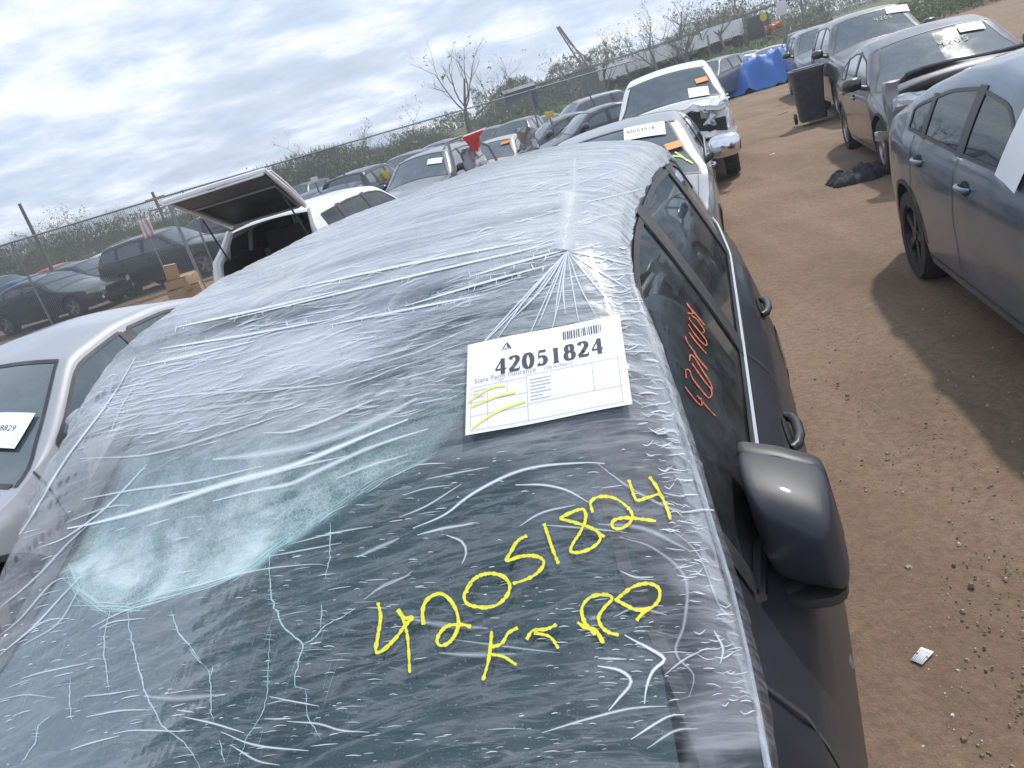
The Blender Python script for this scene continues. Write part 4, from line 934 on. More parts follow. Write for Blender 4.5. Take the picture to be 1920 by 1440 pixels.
def digit(ch):   # unit box 0..1 (x), 0..1 (y down); lists of (points, thick, thin)
    if ch == '4': return [(ln((.66, .0), (.04, .68)), 'T'), (ln((.02, .70), (.98, .70)), 'h'), (ln((.68, .02), (.68, .98)), 'V'), (ln((.50, .985), (.88, .985)), 't')]
    if ch == '2': return [(arc(.46, .26, .34, .24, 200, 372, 16)+ln((.80, .32), (.44, .66), (.08, .90)), 'C'), (ln((.06, .93), (.92, .93)), 'H'), (ln((.90, .94), (.96, .76)), 't')]
    if ch == '0': return [(arc(.5, .5, .36, .47, 0, 360, 32), 'C')]
    if ch == '5': return [(ln((.24, .06), (.86, .06)), 'H'), (ln((.26, .06), (.20, .44)), 't'), ([(.20, .44)]+arc(.44, .67, .38, .28, 235, 500, 22), 'C')]
    if ch == '1': return [(ln((.52, .02), (.52, .96)), 'V'), (ln((.28, .12), (.50, .04)), 't'), (ln((.26, .985), (.78, .985)), 't')]
    if ch == '8': return [(arc(.5, .25, .27, .225, 0, 360, 24), 'C'), (arc(.5, .72, .35, .26, 0, 360, 28), 'C')]
    return []
dV, dF = [], []
for k, ch in enumerate('42051824'):
    x0, y0 = .30+k*.142, .255-.002*k; wdt, hgt = .115, .175
    for pts, md in digit(ch):
        wf = {'C': lambda d: .013+.034*abs(d[1]), 'V': lambda d: .044, 'T': lambda d: .014, 't': lambda d: .012, 'h': lambda d: .017, 'H': lambda d: .028}[md]
        strip2([(x0+p[0]*wdt, y0+p[1]*hgt) for p in pts], 0, ps, (dV, dF), wf=wf)
mk('printed_number', dV, dF, INKG, sheet, angle=180)['kind'] = 'stuff'
bV, bF = [], []
x = 1.02
while x < 1.42:
    w_ = rng.choice((.006, .010, .014)); strip2(ln((x, .075), (x, .175)), w_, ps, (bV, bF)); x += w_+rng.choice((.006, .010, .014))
# maker's mark: a slanted A pair with a bar
for pts, w_ in [(ln((.375, .155), (.415, .085)), .010), (ln((.395, .150), (.43, .150)), .008), (ln((.425, .08), (.465, .158)), .016), (ln((.44, .15), (.425, .105)), .008)]: strip2(pts, w_, ps, (bV, bF))
mk('barcode', bV, bF, INKG, sheet, angle=180)['kind'] = 'stuff'
tV, tF = [], []
for (a, b) in [((.05, .52), (.62, .52)), ((.05, .52), (.05, .965)), ((.62, .49), (.62, .97)), ((.62, .50), (1.54, .50)), ((1.54, .50), (1.54, .965)), ((1.28, .50), (1.28, .80)), ((.62, .80), (1.54, .80)), ((.42, .52), (.42, .68)), ((.42, .68), (.62, .68)),
        ((.05, .68), (.42, .68)), ((.05, .82), (.62, .82)), ((.22, .60), (.22, .90)), ((.05, .965), (1.54, .965))]: strip2(ln(a, b, n=12), .004, ps, (tV, tF))
for k in range(7): strip2(ln((.65, .555+.035*k), (.65+rng.uniform(.12, .24), .555+.035*k)), .007, ps, (tV, tF))
for k in range(3): strip2(ln((.07, .56+.035*k), (.07+rng.uniform(.10, .14), .56+.035*k)), .006, ps, (tV, tF))
mk('form_lines', tV, tF, INKL, sheet, angle=180)['kind'] = 'stuff'
def text_on(txt, surf, x0, y0, h, mat, parent, name, sx_=1.0, lift=.0009, skew=0):
    c = bpy.data.curves.new('txt', 'FONT'); c.body = txt; c.size = 1.0; c.resolution_u = 2; o = bpy.data.objects.new('txt', c); COL.objects.link(o)
    bpy.context.view_layer.update(); me = bpy.data.meshes.new_from_object(o.evaluated_get(bpy.context.evaluated_depsgraph_get())); bpy.data.objects.remove(o)
    V = [surf(x0+v.co.x*h*sx_, y0-v.co.y*h+skew*v.co.x*h, lift) for v in me.vertices]; F = [tuple(p.vertices) for p in me.polygons]; bpy.data.meshes.remove(me)
    return mk(name, V, F, mat, parent, angle=180) if F else None
text_on('State Farm Insurance', ps, .08, .475, .075, INKL, sheet, 'printed_line', 1.0)
text_on('CPB AUTBACS', ps, .80, .475, .045, INKL, sheet, 'printed_line')
text_on('KEY', ps, .33, .505, .035, INKL, sheet, 'printed_line')
hV, hF = [], []
for pts in ([(.02, .665), (.15, .60), (.28, .56), (.40, .572)], [(.06, .72), (.20, .69), (.34, .665), (.50, .66)], [(.07, .94), (.22, .86), (.40, .80), (.60, .77)]):
    strip2(resample(pts, .02), .022, ps, (hV, hF), .0012)
mk('highlighter_mark', hV, hF, pbr('highlighter', (.80, .76, .16), .6), sheet, angle=180)['kind'] = 'stuff'
# ------------------------------------------------------------------ door mirror of the foreground SUV (driver side)
def main_mirror():
    def H3(pts, lat):   # silhouette points given on the plane lat metres out from the car's centreline
        o = []
        for u, v in pts:
            d = cray(u, v); n = np.array([CY, -SY, 0]); c0 = np.array([MAINX, MAINY, 0])+n*lat
            t = ((c0-np.array([0, 0, CAM_H]))@n)/(d@n); o.append(np.array([0, 0, CAM_H])+d*t)
        return o
    # the shell as rings along the car's length: y grows rearwards (mirror glass side)
    prof = []
    # each ring: y, x inner, x outer, z bottom, z top
    R_ = [(1.845, .872, .940, 1.045, 1.130), (1.850, .858, .958, 1.022, 1.160), (1.875, .842, .972, 1.008, 1.182), (1.93, .833, .980, 1.002, 1.196), (1.99, .830, .984, 1.002, 1.200), (2.02, .832, .982, 1.006, 1.197)]
    nV = 24; V = []
    for (y, xi, xo, zb_, zt) in R_:
        cx, cz, hx, hz = (xi+xo)/2, (zb_+zt)/2, (xo-xi)/2, (zt-zb_)/2
        for a in np.linspace(0, 2*math.pi, nV, endpoint=False):
            c, s_ = math.cos(a), math.sin(a); e = .22
            X = hx*np.sign(c)*abs(c)**e; Zz = hz*np.sign(s_)*abs(s_)**e
            Zz *= 1-.10*(X/hx > 0)*(X/hx); V.append((cx+X+Zz*-.10, y+.05*(X/hx)*-.35, cz+Zz+.022-.22*X))
    F = [(i*nV+j, i*nV+(j+1) % nV, (i+1)*nV+(j+1) % nV, (i+1)*nV+j) for i in range(len(R_)-1) for j in range(nV)]+[tuple(range(nV))[::-1]]
    m = mk('mirror', V, F, pbr('mirror_shell', (.030, .032, .042), .46, .0, spec=.4, coat=.12, noise=(12, .06, (.2, .2, .2))), root0, angle=60)
    sub = m.modifiers.new('round', 'SUBSURF'); sub.levels = 1; sub.render_levels = 1
    # rear rim that frames the glass
    k = len(R_)-1; rim = [V[k*nV+j] for j in range(nV)]; c = np.mean(rim, axis=0)
    rv = []
    for q, dyy in ((1.0, -.004), (1.035, .004), (1.02, .036), (.93, .040), (.90, .02)): rv += [tuple(c+(np.array(p)-c)*q+np.array((0, dyy, 0))) for p in rim]
    mk('mirror_rim', rv, [(i*nV+j, i*nV+(j+1) % nV, (i+1)*nV+(j+1) % nV, (i+1)*nV+j) for i in range(4) for j in range(nV)], BLACKP, m, angle=60)
    mk('mirror_glass', [tuple(c+(np.array(p)-c)*.92+np.array((0, .022, 0))) for p in rim], [tuple(range(nV))], pbr('mirror_silver', (.6, .63, .66), .03, 1.0), m)
    sk = MB(); V2 = []
    for z_, s_, oy in ((1.015, 1.0, 0), (.995, .99, .0), (.985, .90, .01)):
        for a in np.linspace(0, 2*math.pi, 20, endpoint=False): V2.append((.905+.074*s_*np.sign(math.cos(a))*abs(math.cos(a))**.6, 1.935+oy+.085*s_*np.sign(math.sin(a))*abs(math.sin(a))**.6, z_))
    sk.add(V2, [(i*20+j, i*20+(j+1) % 20, (i+1)*20+(j+1) % 20, (i+1)*20+j) for i in range(2) for j in range(20)]+[tuple(range(40, 60))[::-1], tuple(range(20))]); sk.build('mirror_skirt', BLACKP, m, angle=50)
    ar = MB().tube([(.78, 1.84, .995), (.84, 1.87, .990), (.91, 1.92, .995)], [.045, .032, .030], 10); ar.build('mirror_arm', BLACKP, m, angle=60)
main_mirror()
# ------------------------------------------------------------------ other vehicles
def hz(u): return 214-(u-960)*math.tan(ROLL)
def X_at(u, y, dv=20): return float(at_y(u, hz(u)+dv, y)[0])
P_SIL = paint('silver', (.33, .35, .385), .1, .45, .12)
P_SIL2 = paint('pale_silver', (.235, .245, .265), .3, .32, .3)
P_WHT = paint('white', (.76, .77, .78), .0, .30, .18)
P_BLK = paint('black', (.014, .015, .019), .1, .25, .08)
P_NAVY = paint('navy', (.016, .024, .050), .2, .28, .10)
P_SLATE = paint('slate_blue', (.085, .132, .185), .3, .34, .45)
P_LAV = paint('lavender_grey', (.060, .062, .090), .3, .33, .25)
P_GRY = paint('mid_grey', (.085, .095, .110), .3, .35, .3)
P_RED = paint('red', (.62, .025, .03), .0, .3, .2)
P_BLUE = paint('blue', (.03, .08, .30), .2, .3, .2)
P_TAN = paint('beige', (.40, .36, .31), .2, .4, .3)
P_GRN = paint('dark_teal', (.03, .05, .055), .2, .3, .3)
def ws_paper(R, x, dy, w=.26, h=.19, txt=None, name='lot_sheet', rot=0.0, lift=.02, label=None, ink='number'):
    """paper lying inside on top of the windshield of car R, centred x metres off the centreline, dy up the glass"""
    sh = R['sh']; c, wt = sh.S['cowl'], sh.S['wtop']; y0 = c+(wt-c)*dy
    def surf(a, b, l):   # a across (m), b down (m)
        ar, br = a*math.cos(rot)-b*math.sin(rot), a*math.sin(rot)+b*math.cos(rot)
        X = x+ar; Y = y0-br*.86; return (X, Y, float(sh.topz(X, Y))+lift+l)
    V = [surf(-w/2+w*i/6, -h/2+h*j/4, 0) for i in range(7) for j in range(5)]; F = [(i*5+j, (i+1)*5+j, (i+1)*5+j+1, i*5+j+1) for i in range(6) for j in range(4)]
    o = mk(name, V, F, PAPER, None, angle=180); rt = R['root']
    bpy.context.view_layer.update(); o.matrix_world = rt.matrix_world.copy()
    tag(o, label, 'paper sheet')
    if txt: th = w*.88/(len(txt)*.62); text_on(txt, surf, -w/2+.02, .005, th, INKG, o, 'printed_number', 1.0)
    tV, tF = [], []
    for k in range(4): strip2([(-w/2+.02, h*.12+k*h*.09), (w/2-.02, h*.12+k*h*.09)], .003, surf, (tV, tF))
    mk('form_lines', tV, tF, INKL, o)['kind'] = 'stuff'
    return o
# silver sedan on the left, nose set back
RS = build_car('silver_sedan', spec('sedan', k=.40, rr=.035, m2=.45, rim='alloy', chrome=0, W=1.84, zs=1.03, glass=G_DARK), P_SIL, (-4.0, 2.25), 14, 'silver sedan with dark side windows, left of the plastic-wrapped SUV', 'car', detail=2)
ws_paper(RS, .53, .42, w=.30, h=.24, txt='42058829', label='lot sheet ending 68829 behind the windshield of the left silver sedan', rot=0)
# slate blue hatchback on the right
SH_ = spec('hatch', rim='dark', hoff=.02, hdrop=.12, chrome=0, seat=SEATM, zs=1.06, mside=(1,))
RH = build_car('slate_hatchback', SH_, P_SLATE, (2.68, 1.85), 12, 'dusty slate blue hatchback on the right edge with black wheels', 'car', detail=2)
# white sheet on its front door glass
def side_sheet(R, y0, z0, w, h, rot, off, name, label):
    sh = R['sh']
    def surf(a, b):
        ar, br = a*math.cos(rot)-b*math.sin(rot), a*math.sin(rot)+b*math.cos(rot); return (-(float(sh.side(y0+ar, z0+br))+off+.02*abs(a)), y0+ar, z0+br)
    V = [surf(-w/2+w*i/6, -h/2+h*j/4) for i in range(7) for j in range(5)]; F = [(i*5+j, (i+1)*5+j, (i+1)*5+j+1, i*5+j+1) for i in range(6) for j in range(4)]
    o = mk(name, V, F, PAPER, None, angle=180); bpy.context.view_layer.update(); o.matrix_world = R['root'].matrix_world.copy(); tag(o, label, 'paper sheet'); return o
side_sheet(RH, 1.78, 1.15, .30, .36, .15, .015, 'paper_sheet', 'blank white sheet taped over the slate hatchback front window, cut by the right picture edge')
# silver car right behind
RB = build_car('silver_crossover', spec('sedan', W=1.84, top=[(0, .45), (.02, .68), (.12, .80), (.5, .92), (1.30, 1.06), (2.12, 1.50), (2.6, 1.56), (3.0, 1.55), (3.40, 1.48), (4.12, 1.16), (4.62, 1.10), (4.73, .92), (4.75, .6)], cowl=1.30, belt=[(0, .95), (1.3, 1.01), (2.4, 1.03), (4.8, 1.10)], mirmat=CHROME, chrome=1, ms=1.25), P_SIL2, (.42, 5.95), 13, 'pale silver car directly behind the wrapped SUV with bright mirror', 'car', detail=1)
ws_paper(RB, .34, .84, .40, .24, txt='42053518', label='white lot sheet at the top of the windshield directly behind the wrapped roof', lift=.015)
oc = MB().box((0, 0, 0), (.16, .10, .004)); oc = oc.build('orange_tag', AMBER); sh = RB['sh']; bpy.context.view_layer.update()
def on_car(o, R, x, y, z, rz=0, rx=0):
    o.matrix_world = R['root'].matrix_world @ Matrix.Translation((x, y, z)) @ Matrix.Rotation(rz, 4, 'Z') @ Matrix.Rotation(rx, 4, 'X')
on_car(oc, RB, .60, 1.72, float(sh.topz(.60, 1.72))+.03, .3, .55); tag(oc, 'orange rectangular tag on the lower windshield of the silver car behind', 'tag')
gy = bpy.data.materials.new('lime_marker'); gy = pbr('lime_marker', (.55, .75, .08), .5)
sv = MB()
for p, q in (((.60, 1.66), (.70, 1.52)), ((.56, 1.60), (.66, 1.58)), ((.67, 1.56), (.74, 1.48))): sv.add(*frame_strip(sh, [p, ((p[0]+q[0])/2, (p[1]+q[1])/2+.01), q], .018, 1, .008, 'top'))
sv.build('marker_writing', gy, RB['root'])
# white pickup with the crushed front corner
RT = build_car('white_pickup', spec('pickup', front=False, top=[(0, .70), (.02, 1.02), (.12, 1.14), (.5, 1.22), (1.60, 1.32), (2.30, 1.84), (2.7, 1.93), (3.4, 1.93), (3.95, 1.88), (4.05, 1.36), (4.2, 1.35), (5.75, 1.35), (5.8, .8)], cabin=False, mirror=False), P_WHT, (2.28, 12.5), 14, 'white pickup truck with its front corner smashed open', 'pickup truck', detail=1)
ws_paper(RT, .52, .18, .34, .26, label='white lot sheet at the foot of the white pickup windshield', lift=.02)
oc2 = link('orange_tag', oc.data); bpy.context.view_layer.update(); on_car(oc2, RT, .60, 1.98, float(RT['sh'].topz(.60, 1.98))+.02, .2, .6); oc2.scale = (1.3, 1.3, 1); tag(oc2, 'orange tag high on the white pickup windshield beside its lot sheet', 'tag')
def crumple(name, mat, parent, c, d, n=9, amp=.05, seed=0, rz=0):
    r = np.random.default_rng(seed); bm = bmesh.new(); bmesh.ops.create_cube(bm, size=1.0); bmesh.ops.subdivide_edges(bm, edges=bm.edges[:], cuts=n, use_grid_fill=True)
    from mathutils import noise as mn
    off = Vector((seed*3.1, seed*1.7, 0))
    for v in bm.verts:
        p = Vector((v.co.x*d[0], v.co.y*d[1], v.co.z*d[2])); nn = mn.noise_vector(p*3.5+off)*amp*1.6+mn.noise_vector(p*11+off)*amp*.7; p = p+nn
        if rz: p = Matrix.Rotation(rz, 3, 'Z') @ p
        v.co = p+Vector(c)
    me = bpy.data.meshes.new(name); bm.to_mesh(me); bm.free(); me.materials.append(mat)
    me.polygons.foreach_set('use_smooth', np.ones(len(me.polygons), bool)); me.set_sharp_from_angle(angle=math.radians(28))
    return link(name, me, parent)
rt = RT['root']
gr = MB().box((-.05, -.02, .98), (1.0, .06, .36), bev=.02)
for q in range(5): gr.box((-.05, -.06, .85+q*.065), (.94, .03, .018))
gr.build('grille', BLACKP, rt)
eb = MB().box((.34, -.03, 1.00), (.56, .08, .40), bev=.02).box((.60, -.03, .80), (.55, .10, .44), bev=.02); eb.build('engine_bay', INNER, rt)
crumple('crushed_fender', P_WHT, rt, (.80, .30, 1.06), (.22, .62, .30), amp=.075, seed=3)
crumple('crushed_bonnet_edge', P_WHT, rt, (.45, .10, 1.20), (.85, .30, .06), amp=.07, seed=5)
crumple('broken_headlight', pbr('headlight_chrome', (.45, .47, .5), .25, .7), rt, (.62, .02, 1.00), (.24, .20, .22), amp=.08, seed=7)
crumple('crushed_bumper', pbr('bumper_chrome', (.55, .57, .60), .28, .8), rt, (.50, -.12, .60), (.90, .18, .18), amp=.07, seed=9)
crumple('crushed_bumper_cover', P_WHT, rt, (.68, -.12, .80), (.55, .16, .09), amp=.08, seed=11)
lb = MB().box((-.35, -.06, .62), (1.1, .12, .22), bev=.03); lb.build('bumper', CHROME, rt)
lm = MB().box((-.72, .02, 1.0), (.30, .10, .26), bev=.03); lm.build('headlight', LAMPG, rt)
# right column, going away: sedan with sprung bonnet, big SUV, smaller SUV
RL = build_car('lavender_sedan', spec('sedan', W=1.86, top=[(0, .45), (.02, .62), (.12, .70), (.5, .80), (1.30, 1.00), (2.12, 1.44), (2.6, 1.52), (3.0, 1.515), (3.40, 1.44), (4.12, 1.12), (4.62, 1.08), (4.73, .92), (4.75, .6)], cowl=1.30, belt=[(0, .88), (1.3, .95), (2.4, .98), (4.8, 1.05)], front=False, mirmat=P_BLK), P_LAV, (4.85, 8.5), 14, 'lavender grey sedan with its bonnet sprung up and torn front corner, behind the slate hatchback', 'car', detail=1)
ws_paper(RL, .42, .80, .28, .20, label='white lot sheet on the lavender sedan windshield at the top right picture edge', lift=.02)
r_ = RL['root']
bn = MB(); nb_ = 10
Vb = []
for i in range(nb_+1):
    t = i/nb_
    for j in range(9):
        s = j/8*2-1; y = 1.22-1.12*t; Vb.append((s*(.78-.06*t), y, 1.02+.10*t+.05*t*t-.03*s*s+.03*math.sin(3*s+4*t)*t))
bn.add(Vb, [(i*9+j, i*9+j+1, (i+1)*9+j+1, (i+1)*9+j) for i in range(nb_) for j in range(8)]); bn.build('bonnet', P_LAV, r_, solid=.03)
crumple('torn_fender', P_SIL2, r_, (-.86, .20, .84), (.14, .10, .55), amp=.03, seed=21); crumple('torn_fender', P_SIL2, r_, (-.92, -.02, .60), (.32, .14, .10), amp=.03, seed=22)
crumple('torn_headlight', LAMPG, r_, (-.70, .08, .86), (.30, .16, .12), amp=.05, seed=23); crumple('torn_bumper', P_LAV, r_, (.1, .0, .55), (1.5, .22, .30), amp=.05, seed=24)
RG = build_car('grey_suv', spec('suv', W=1.95, zs=1.10, rails=0, grh=.22, mirmat=P_BLK, chrome=0), P_GRY, (7.05, 15.2), 14, 'big dusty dark grey SUV facing us beside the black bin', 'car', detail=1)
ws_paper(RG, .55, .86, .42, .24, label='white lot sheet high on the big grey SUV windshield', lift=.02)
RV = build_car('blue_suv', spec('suv', W=1.88, zs=1.06, mirmat=P_BLK), P_SLATE, (8.8, 22.3), 14, 'dusty blue SUV partly hidden behind the big grey SUV and bin', 'car', detail=1)
# white SUV with its liftgate up, tail towards us
WY = 194
SW = spec('suv', W=1.90, zs=.95, hatch_open=True, noback=True, tail=False, chrome=0, mirmat=P_BLK, k=.30, wins=[(1.74, 2.80), (2.90, 3.70), (3.80, 4.30)])
WX, WYY = X_at(575, 10.6, 60), 10.6
def rear_right_origin(): return None
RW = build_car('white_suv', SW, P_WHT, (-2.52, 14.75), 14, 'white SUV with its liftgate raised, tail towards the camera', 'car', detail=2, flip=True)

def glass_marks(R, strokes, w, mat):
    sv = MB()
    for s in strokes: sv.add(*frame_strip(R['sh'], [tuple(q) for q in resample(s, .05)], w, 1, .012, 'top'))
    o = sv.build('marker_writing', mat, R['root'], angle=180); o['kind'] = 'stuff'
LM = pbr('lime_dull', (.30, .38, .14), .6)
def dgt(ch, x, y, s=.09):
    G_ = {'4': [[(0, 0), (-.1, .55), (.5, .5)], [(.45, 0), (.4, 1)]], '2': [[(0, .2), (.3, 0), (.55, .25), (.1, .9), (.6, .95)]], '0': [[(.3, 0), (0, .5), (.3, 1), (.6, .5), (.3, 0)]], '5': [[(.55, 0), (.1, .05), (.05, .45), (.5, .55), (.4, .95), (0, .95)]], 'k': [[(0, 0), (0, 1)], [(.5, 0), (0, .55), (.5, 1)]]}
    return [[(x+a*s, y-b*s*1.1) for a, b in st] for st in G_[ch]]
glass_marks(RL, sum([dgt(c, .02+.085*i, 1.84) for i, c in enumerate('4205')], []), .013, LM)
glass_marks(RG, sum([dgt(c, .10+.085*i, 1.98) for i, c in enumerate('4205')], []), .014, LM)
glass_marks(RB, sum([dgt(c, -.05+.075*i, 1.82, .07) for i, c in enumerate('4205')], []), .010, LM)
wr_ = RW['root']; shw = RW['sh']
gt = empty('liftgate', (0, 4.34, 1.60), 0, parent=wr_); gt.rotation_euler = (math.radians(33), 0, 0)
def gate_w(t): return .60+.16*t
Vo = []
for i in range(11):
    t = i/10
    for j in range(9):
        s = j/8*2-1; Vo.append((s*gate_w(t), t*1.10, .05+.10*math.sin(math.pi*min(t*1.1, 1))*.5*(1-.3*s*s)-(.16*max(0, t-.85)/.15)))
Fo = [(i*9+j, (i+1)*9+j, (i+1)*9+j+1, i*9+j+1) for i in range(10) for j in range(8)]
mk('gate_skin', Vo, Fo, P_WHT, gt, solid=.02)
mk('gate_lining', [(-.60, 0, .016), (.60, 0, .016), (.75, 1.04, .0), (-.75, 1.02, .0)], [(0, 1, 2, 3)], pbr('grey_trim', (.10, .115, .13), .5), gt, solid=.006)
inn = MB()
for (a, b, c, d) in [((-.60, 0), (.60, 0), (.48, .06), (-.48, .06))]: inn.add([(*p, .0) for p in (a, b, c, d)], [(0, 1, 2, 3)])
inn.box((0, .88, -.01), (1.38, .34, .05), bev=.02); inn.box((0, .98, -.05), (1.0, .10, .05), bev=.015)
inn.build('gate_trim', pbr('grey_trim', (.16, .17, .18), .5), gt)
mk('gate_window', [(-.50, .05, -.006), (.50, .05, -.006), (.60, .66, -.014), (-.60, .66, -.014)], [(0, 1, 2, 3)], pbr('gate_glass', (.010, .016, .024), .5), gt, solid=.006)
MB().tube([(-.60, 0, -.01), (-.68, .5, -.01), (-.77, 1.06, -.03), (0, 1.10, -.05), (.77, 1.06, -.03), (.68, .5, -.01), (.60, 0, -.01)], .032, 6).build('gate_edge', P_WHT, gt)
MB().tube([(-.53, .04, -.02), (-.63, .68, -.03), (.63, .68, -.03), (.53, .04, -.02), (-.53, .04, -.02)], .016, 6).build('window_frame', pbr('frame_grey', (.22, .23, .25), .5), gt)
MB().box((0, 1.06, -.06), (.12, .06, .05), bev=.01).build('latch', BLACKP, gt)
lb_ = MB()
for x, w_ in ((-.16, .05), (-.06, .035), (.02, .06), (.12, .05)): lb_.box((x, .70, .115), (w_, .05, .01))
lb_.build('badge', BLACKP, gt)
for sg in (1, -1):
    MB().tube([(sg*.66, 4.62, 1.18), (sg*.64, 4.34+.50, 1.60+.20)], .013, 6).build('gas_strut', BLACKP, wr_)
    tl = MB().box((sg*.86, 4.66, 1.02), (.14, .16, .22), bev=.03); tl.build('tail_light', REDL, wr_)
    dp = MB().tube([(sg*.665, 4.36, 1.53), (sg*.74, 4.52, 1.33), (sg*.83, 4.66, 1.18), (sg*.86, 4.74, .95), (sg*.86, 4.76, .62)], [.05, .065, .075, .07, .06], 8); dp.build('rear_pillar', P_WHT, wr_)
MB().box((0, 4.78, .62), (1.66, .14, .24), bev=.04).build('rear_bumper', P_WHT, wr_)
ci = MB(); ci.box((0, 4.1, .74), (1.5, 1.1, .05)); ci.box((0, 3.50, 1.05), (1.36, .14, .62), bev=.04); ci.box((-.34, 3.46, 1.45), (.28, .1, .2), bev=.04); ci.box((.34, 3.46, 1.45), (.28, .1, .2), bev=.04)
for sg in (1, -1): ci.box((sg*.80, 4.1, .95), (.06, 1.1, .46), bev=.02)
ci.build('load_bay', INNER, wr_)
# second row: silver SUV with a door standing open, tan sedan, red lid
RSS = build_car('silver_suv', spec('suv', W=1.86, mirmat=P_BLK, rails=1), P_SIL2, (-2.85, 16.3), 14, 'silver SUV with a white lot sheet in its windshield, beside a torn open silver door', 'car', detail=1)
ws_paper(RSS, .42, .62, .36, .20, label='small white lot sheet in the windshield of the silver SUV beyond the wrapped roof', lift=.02)
od = MB(); od.tube([(0, 0, 0), (.02, .04, .75), (.30, .30, .78), (.72, .68, .42), (.80, .76, 0), (.80, .76, -.5)], .035, 8); od.box((.40, .36, -.25), (1.05, .06, .5), rz=.75, bev=.02)
do = od.build('door', P_SIL2, RSS['root']); do.location = (.92, 1.62, 1.02)
crumple('loose_trim', P_SIL2, RSS['root'], (1.25, 1.85, 1.25), (.25, .25, .5), amp=.09, seed=31)
RTN = build_car('grey_beige_sedan', spec('sedan', W=1.82), P_TAN, (-1.35, 20.2), 14, 'beige grey sedan beyond the wrapped roof, orange tag on its windshield', 'car', detail=1)
oc3 = link('orange_tag', oc.data); bpy.context.view_layer.update(); on_car(oc3, RTN, .50, 1.95, float(RTN['sh'].topz(.50, 1.95))+.03, .2, .5); oc3.scale = (1.5, 1.3, 1); tag(oc3, 'orange tag on the beige grey sedan windshield', 'tag')
# red lid sticking up
rl = MB(); x0 = X_at(868, 17.0); zt = float(at_y(890, 238, 17.0)[2]);
u_ = [at_y(866, 258, 17.0), at_y(907, 243, 17.0), at_y(899, 257, 17.1), at_y(896, 286, 17.2), at_y(882, 276, 17.1)]
V = [tuple(p) for p in u_]+[tuple(p+np.array((.05, .35, .03))) for p in u_]
mk('red_lid', V, [(0, 1, 2, 3, 4), (9, 8, 7, 6, 5), (0, 5, 6, 1), (1, 6, 7, 2), (2, 7, 8, 3), (3, 8, 9, 4), (4, 9, 5, 0)], P_RED, None, smooth=False)
o = bpy.data.objects['red_lid']; tag(o, 'bright red lid sticking up between the silver SUV and the beige sedan', 'lid')
o = crumple('crumpled_metal_sheet', pbr('crumpled_silver', (.38, .39, .40), .4, .6), None, tuple(at_y(990, 276, 17.8)), (.30, .25, .75), amp=.14, seed=41); tag(o, 'crumpled silver metal panel standing up beside the beige grey sedan', 'metal panel')
# other row cars, placed along the sight line they are seen on
FAR = [ # u, y, yaw, flip, kind, paint, label
 (1100, 24, 74, False, 'sedan', P_NAVY, 'dark navy sedan seen side-on left of the white pickup'),
 (1035, 27, 74, False, 'sedan', P_GRY, 'grey sedan with bright headlights left of the navy sedan'),
 (960, 31, 14, False, 'suv', P_GRN, 'dark teal SUV behind the beige grey sedan'),
 (905, 33, 14, False, 'suv', P_BLK, 'black SUV with bright roof edge behind the red lid'),
 (690, 26, 14, True, 'suv', P_BLK, 'black SUV above the white SUV roof, tail towards us'),
 (640, 24, 14, True, 'sedan', P_NAVY, 'dark blue sedan just above the white SUV roof'),
 (600, 29, 14, True, 'sedan', P_SIL2, 'silver sedan just right of the raised liftgate, far row'),
 (755, 30, 14, False, 'suv', P_SLATE, 'slate SUV far behind the silver SUV'),
 (820, 34, 14, False, 'van', P_GRY, 'grey van far behind the silver SUV, right one'),
 (1325, 34, 40, False, 'suv', P_GRY, 'grey SUV behind the white pickup cab'),
 (1352, 41, 30, False, 'sedan', P_GRN, 'dark teal sedan beside the blue tarpaulin, partly under it'),
 (1385, 38, 20, False, 'sedan', P_WHT, 'white sedan just above the blue tarpaulin, left one'),
 (1440, 41, 14, False, 'sedan', P_TAN, 'beige sedan with smashed white nose above the blue tarpaulin'),
 (1400, 50, 14, False, 'sedan', P_SIL, 'silver sedan in the far row above the blue tarpaulin'),
 (1500, 52, 14, False, 'suv', P_LAV, 'lavender SUV far behind the blue SUV'),
 (1545, 44, 14, False, 'suv', P_SIL2, 'pale silver SUV roof showing over the big grey SUV'),
 (1640, 34, 14, False, 'van', P_GRY, 'grey van roof showing over the big grey SUV'),
 (1080, 36, 70, False, 'suv', P_SIL, 'silver SUV behind the navy sedan'),
 (1130, 40, 70, False, 'sedan', P_WHT, 'white sedan roof left of the white pickup cab'),
 (1010, 40, 20, False, 'sedan', P_SIL2, 'pale silver sedan in the far row over the grey sedan'),
 (700, 44, 14, False, 'sedan', P_WHT, 'white sedan in the far row beyond the fence, middle'),
 (560, 38, 14, False, 'suv', P_GRY, 'grey SUV by the fence above the raised liftgate edge'),
]
for u, y, yw_, fl, kd, pm, lb in FAR:
    S = spec(kd, mirror=(y < 30)); x = X_at(u, y); a = math.radians(yw_)
    L = S['L']; sgn = -1 if fl else 1
    cx, cy = x, y; lx, ly = cx-sgn*math.sin(a)*L/2, cy-sgn*math.cos(a)*L/2
    build_car(kd+'_car', S, pm, (lx, ly), yw_, lb, 'car', 'cars in the far rows of the lot', detail=1 if y < 28 else 0, flip=fl)
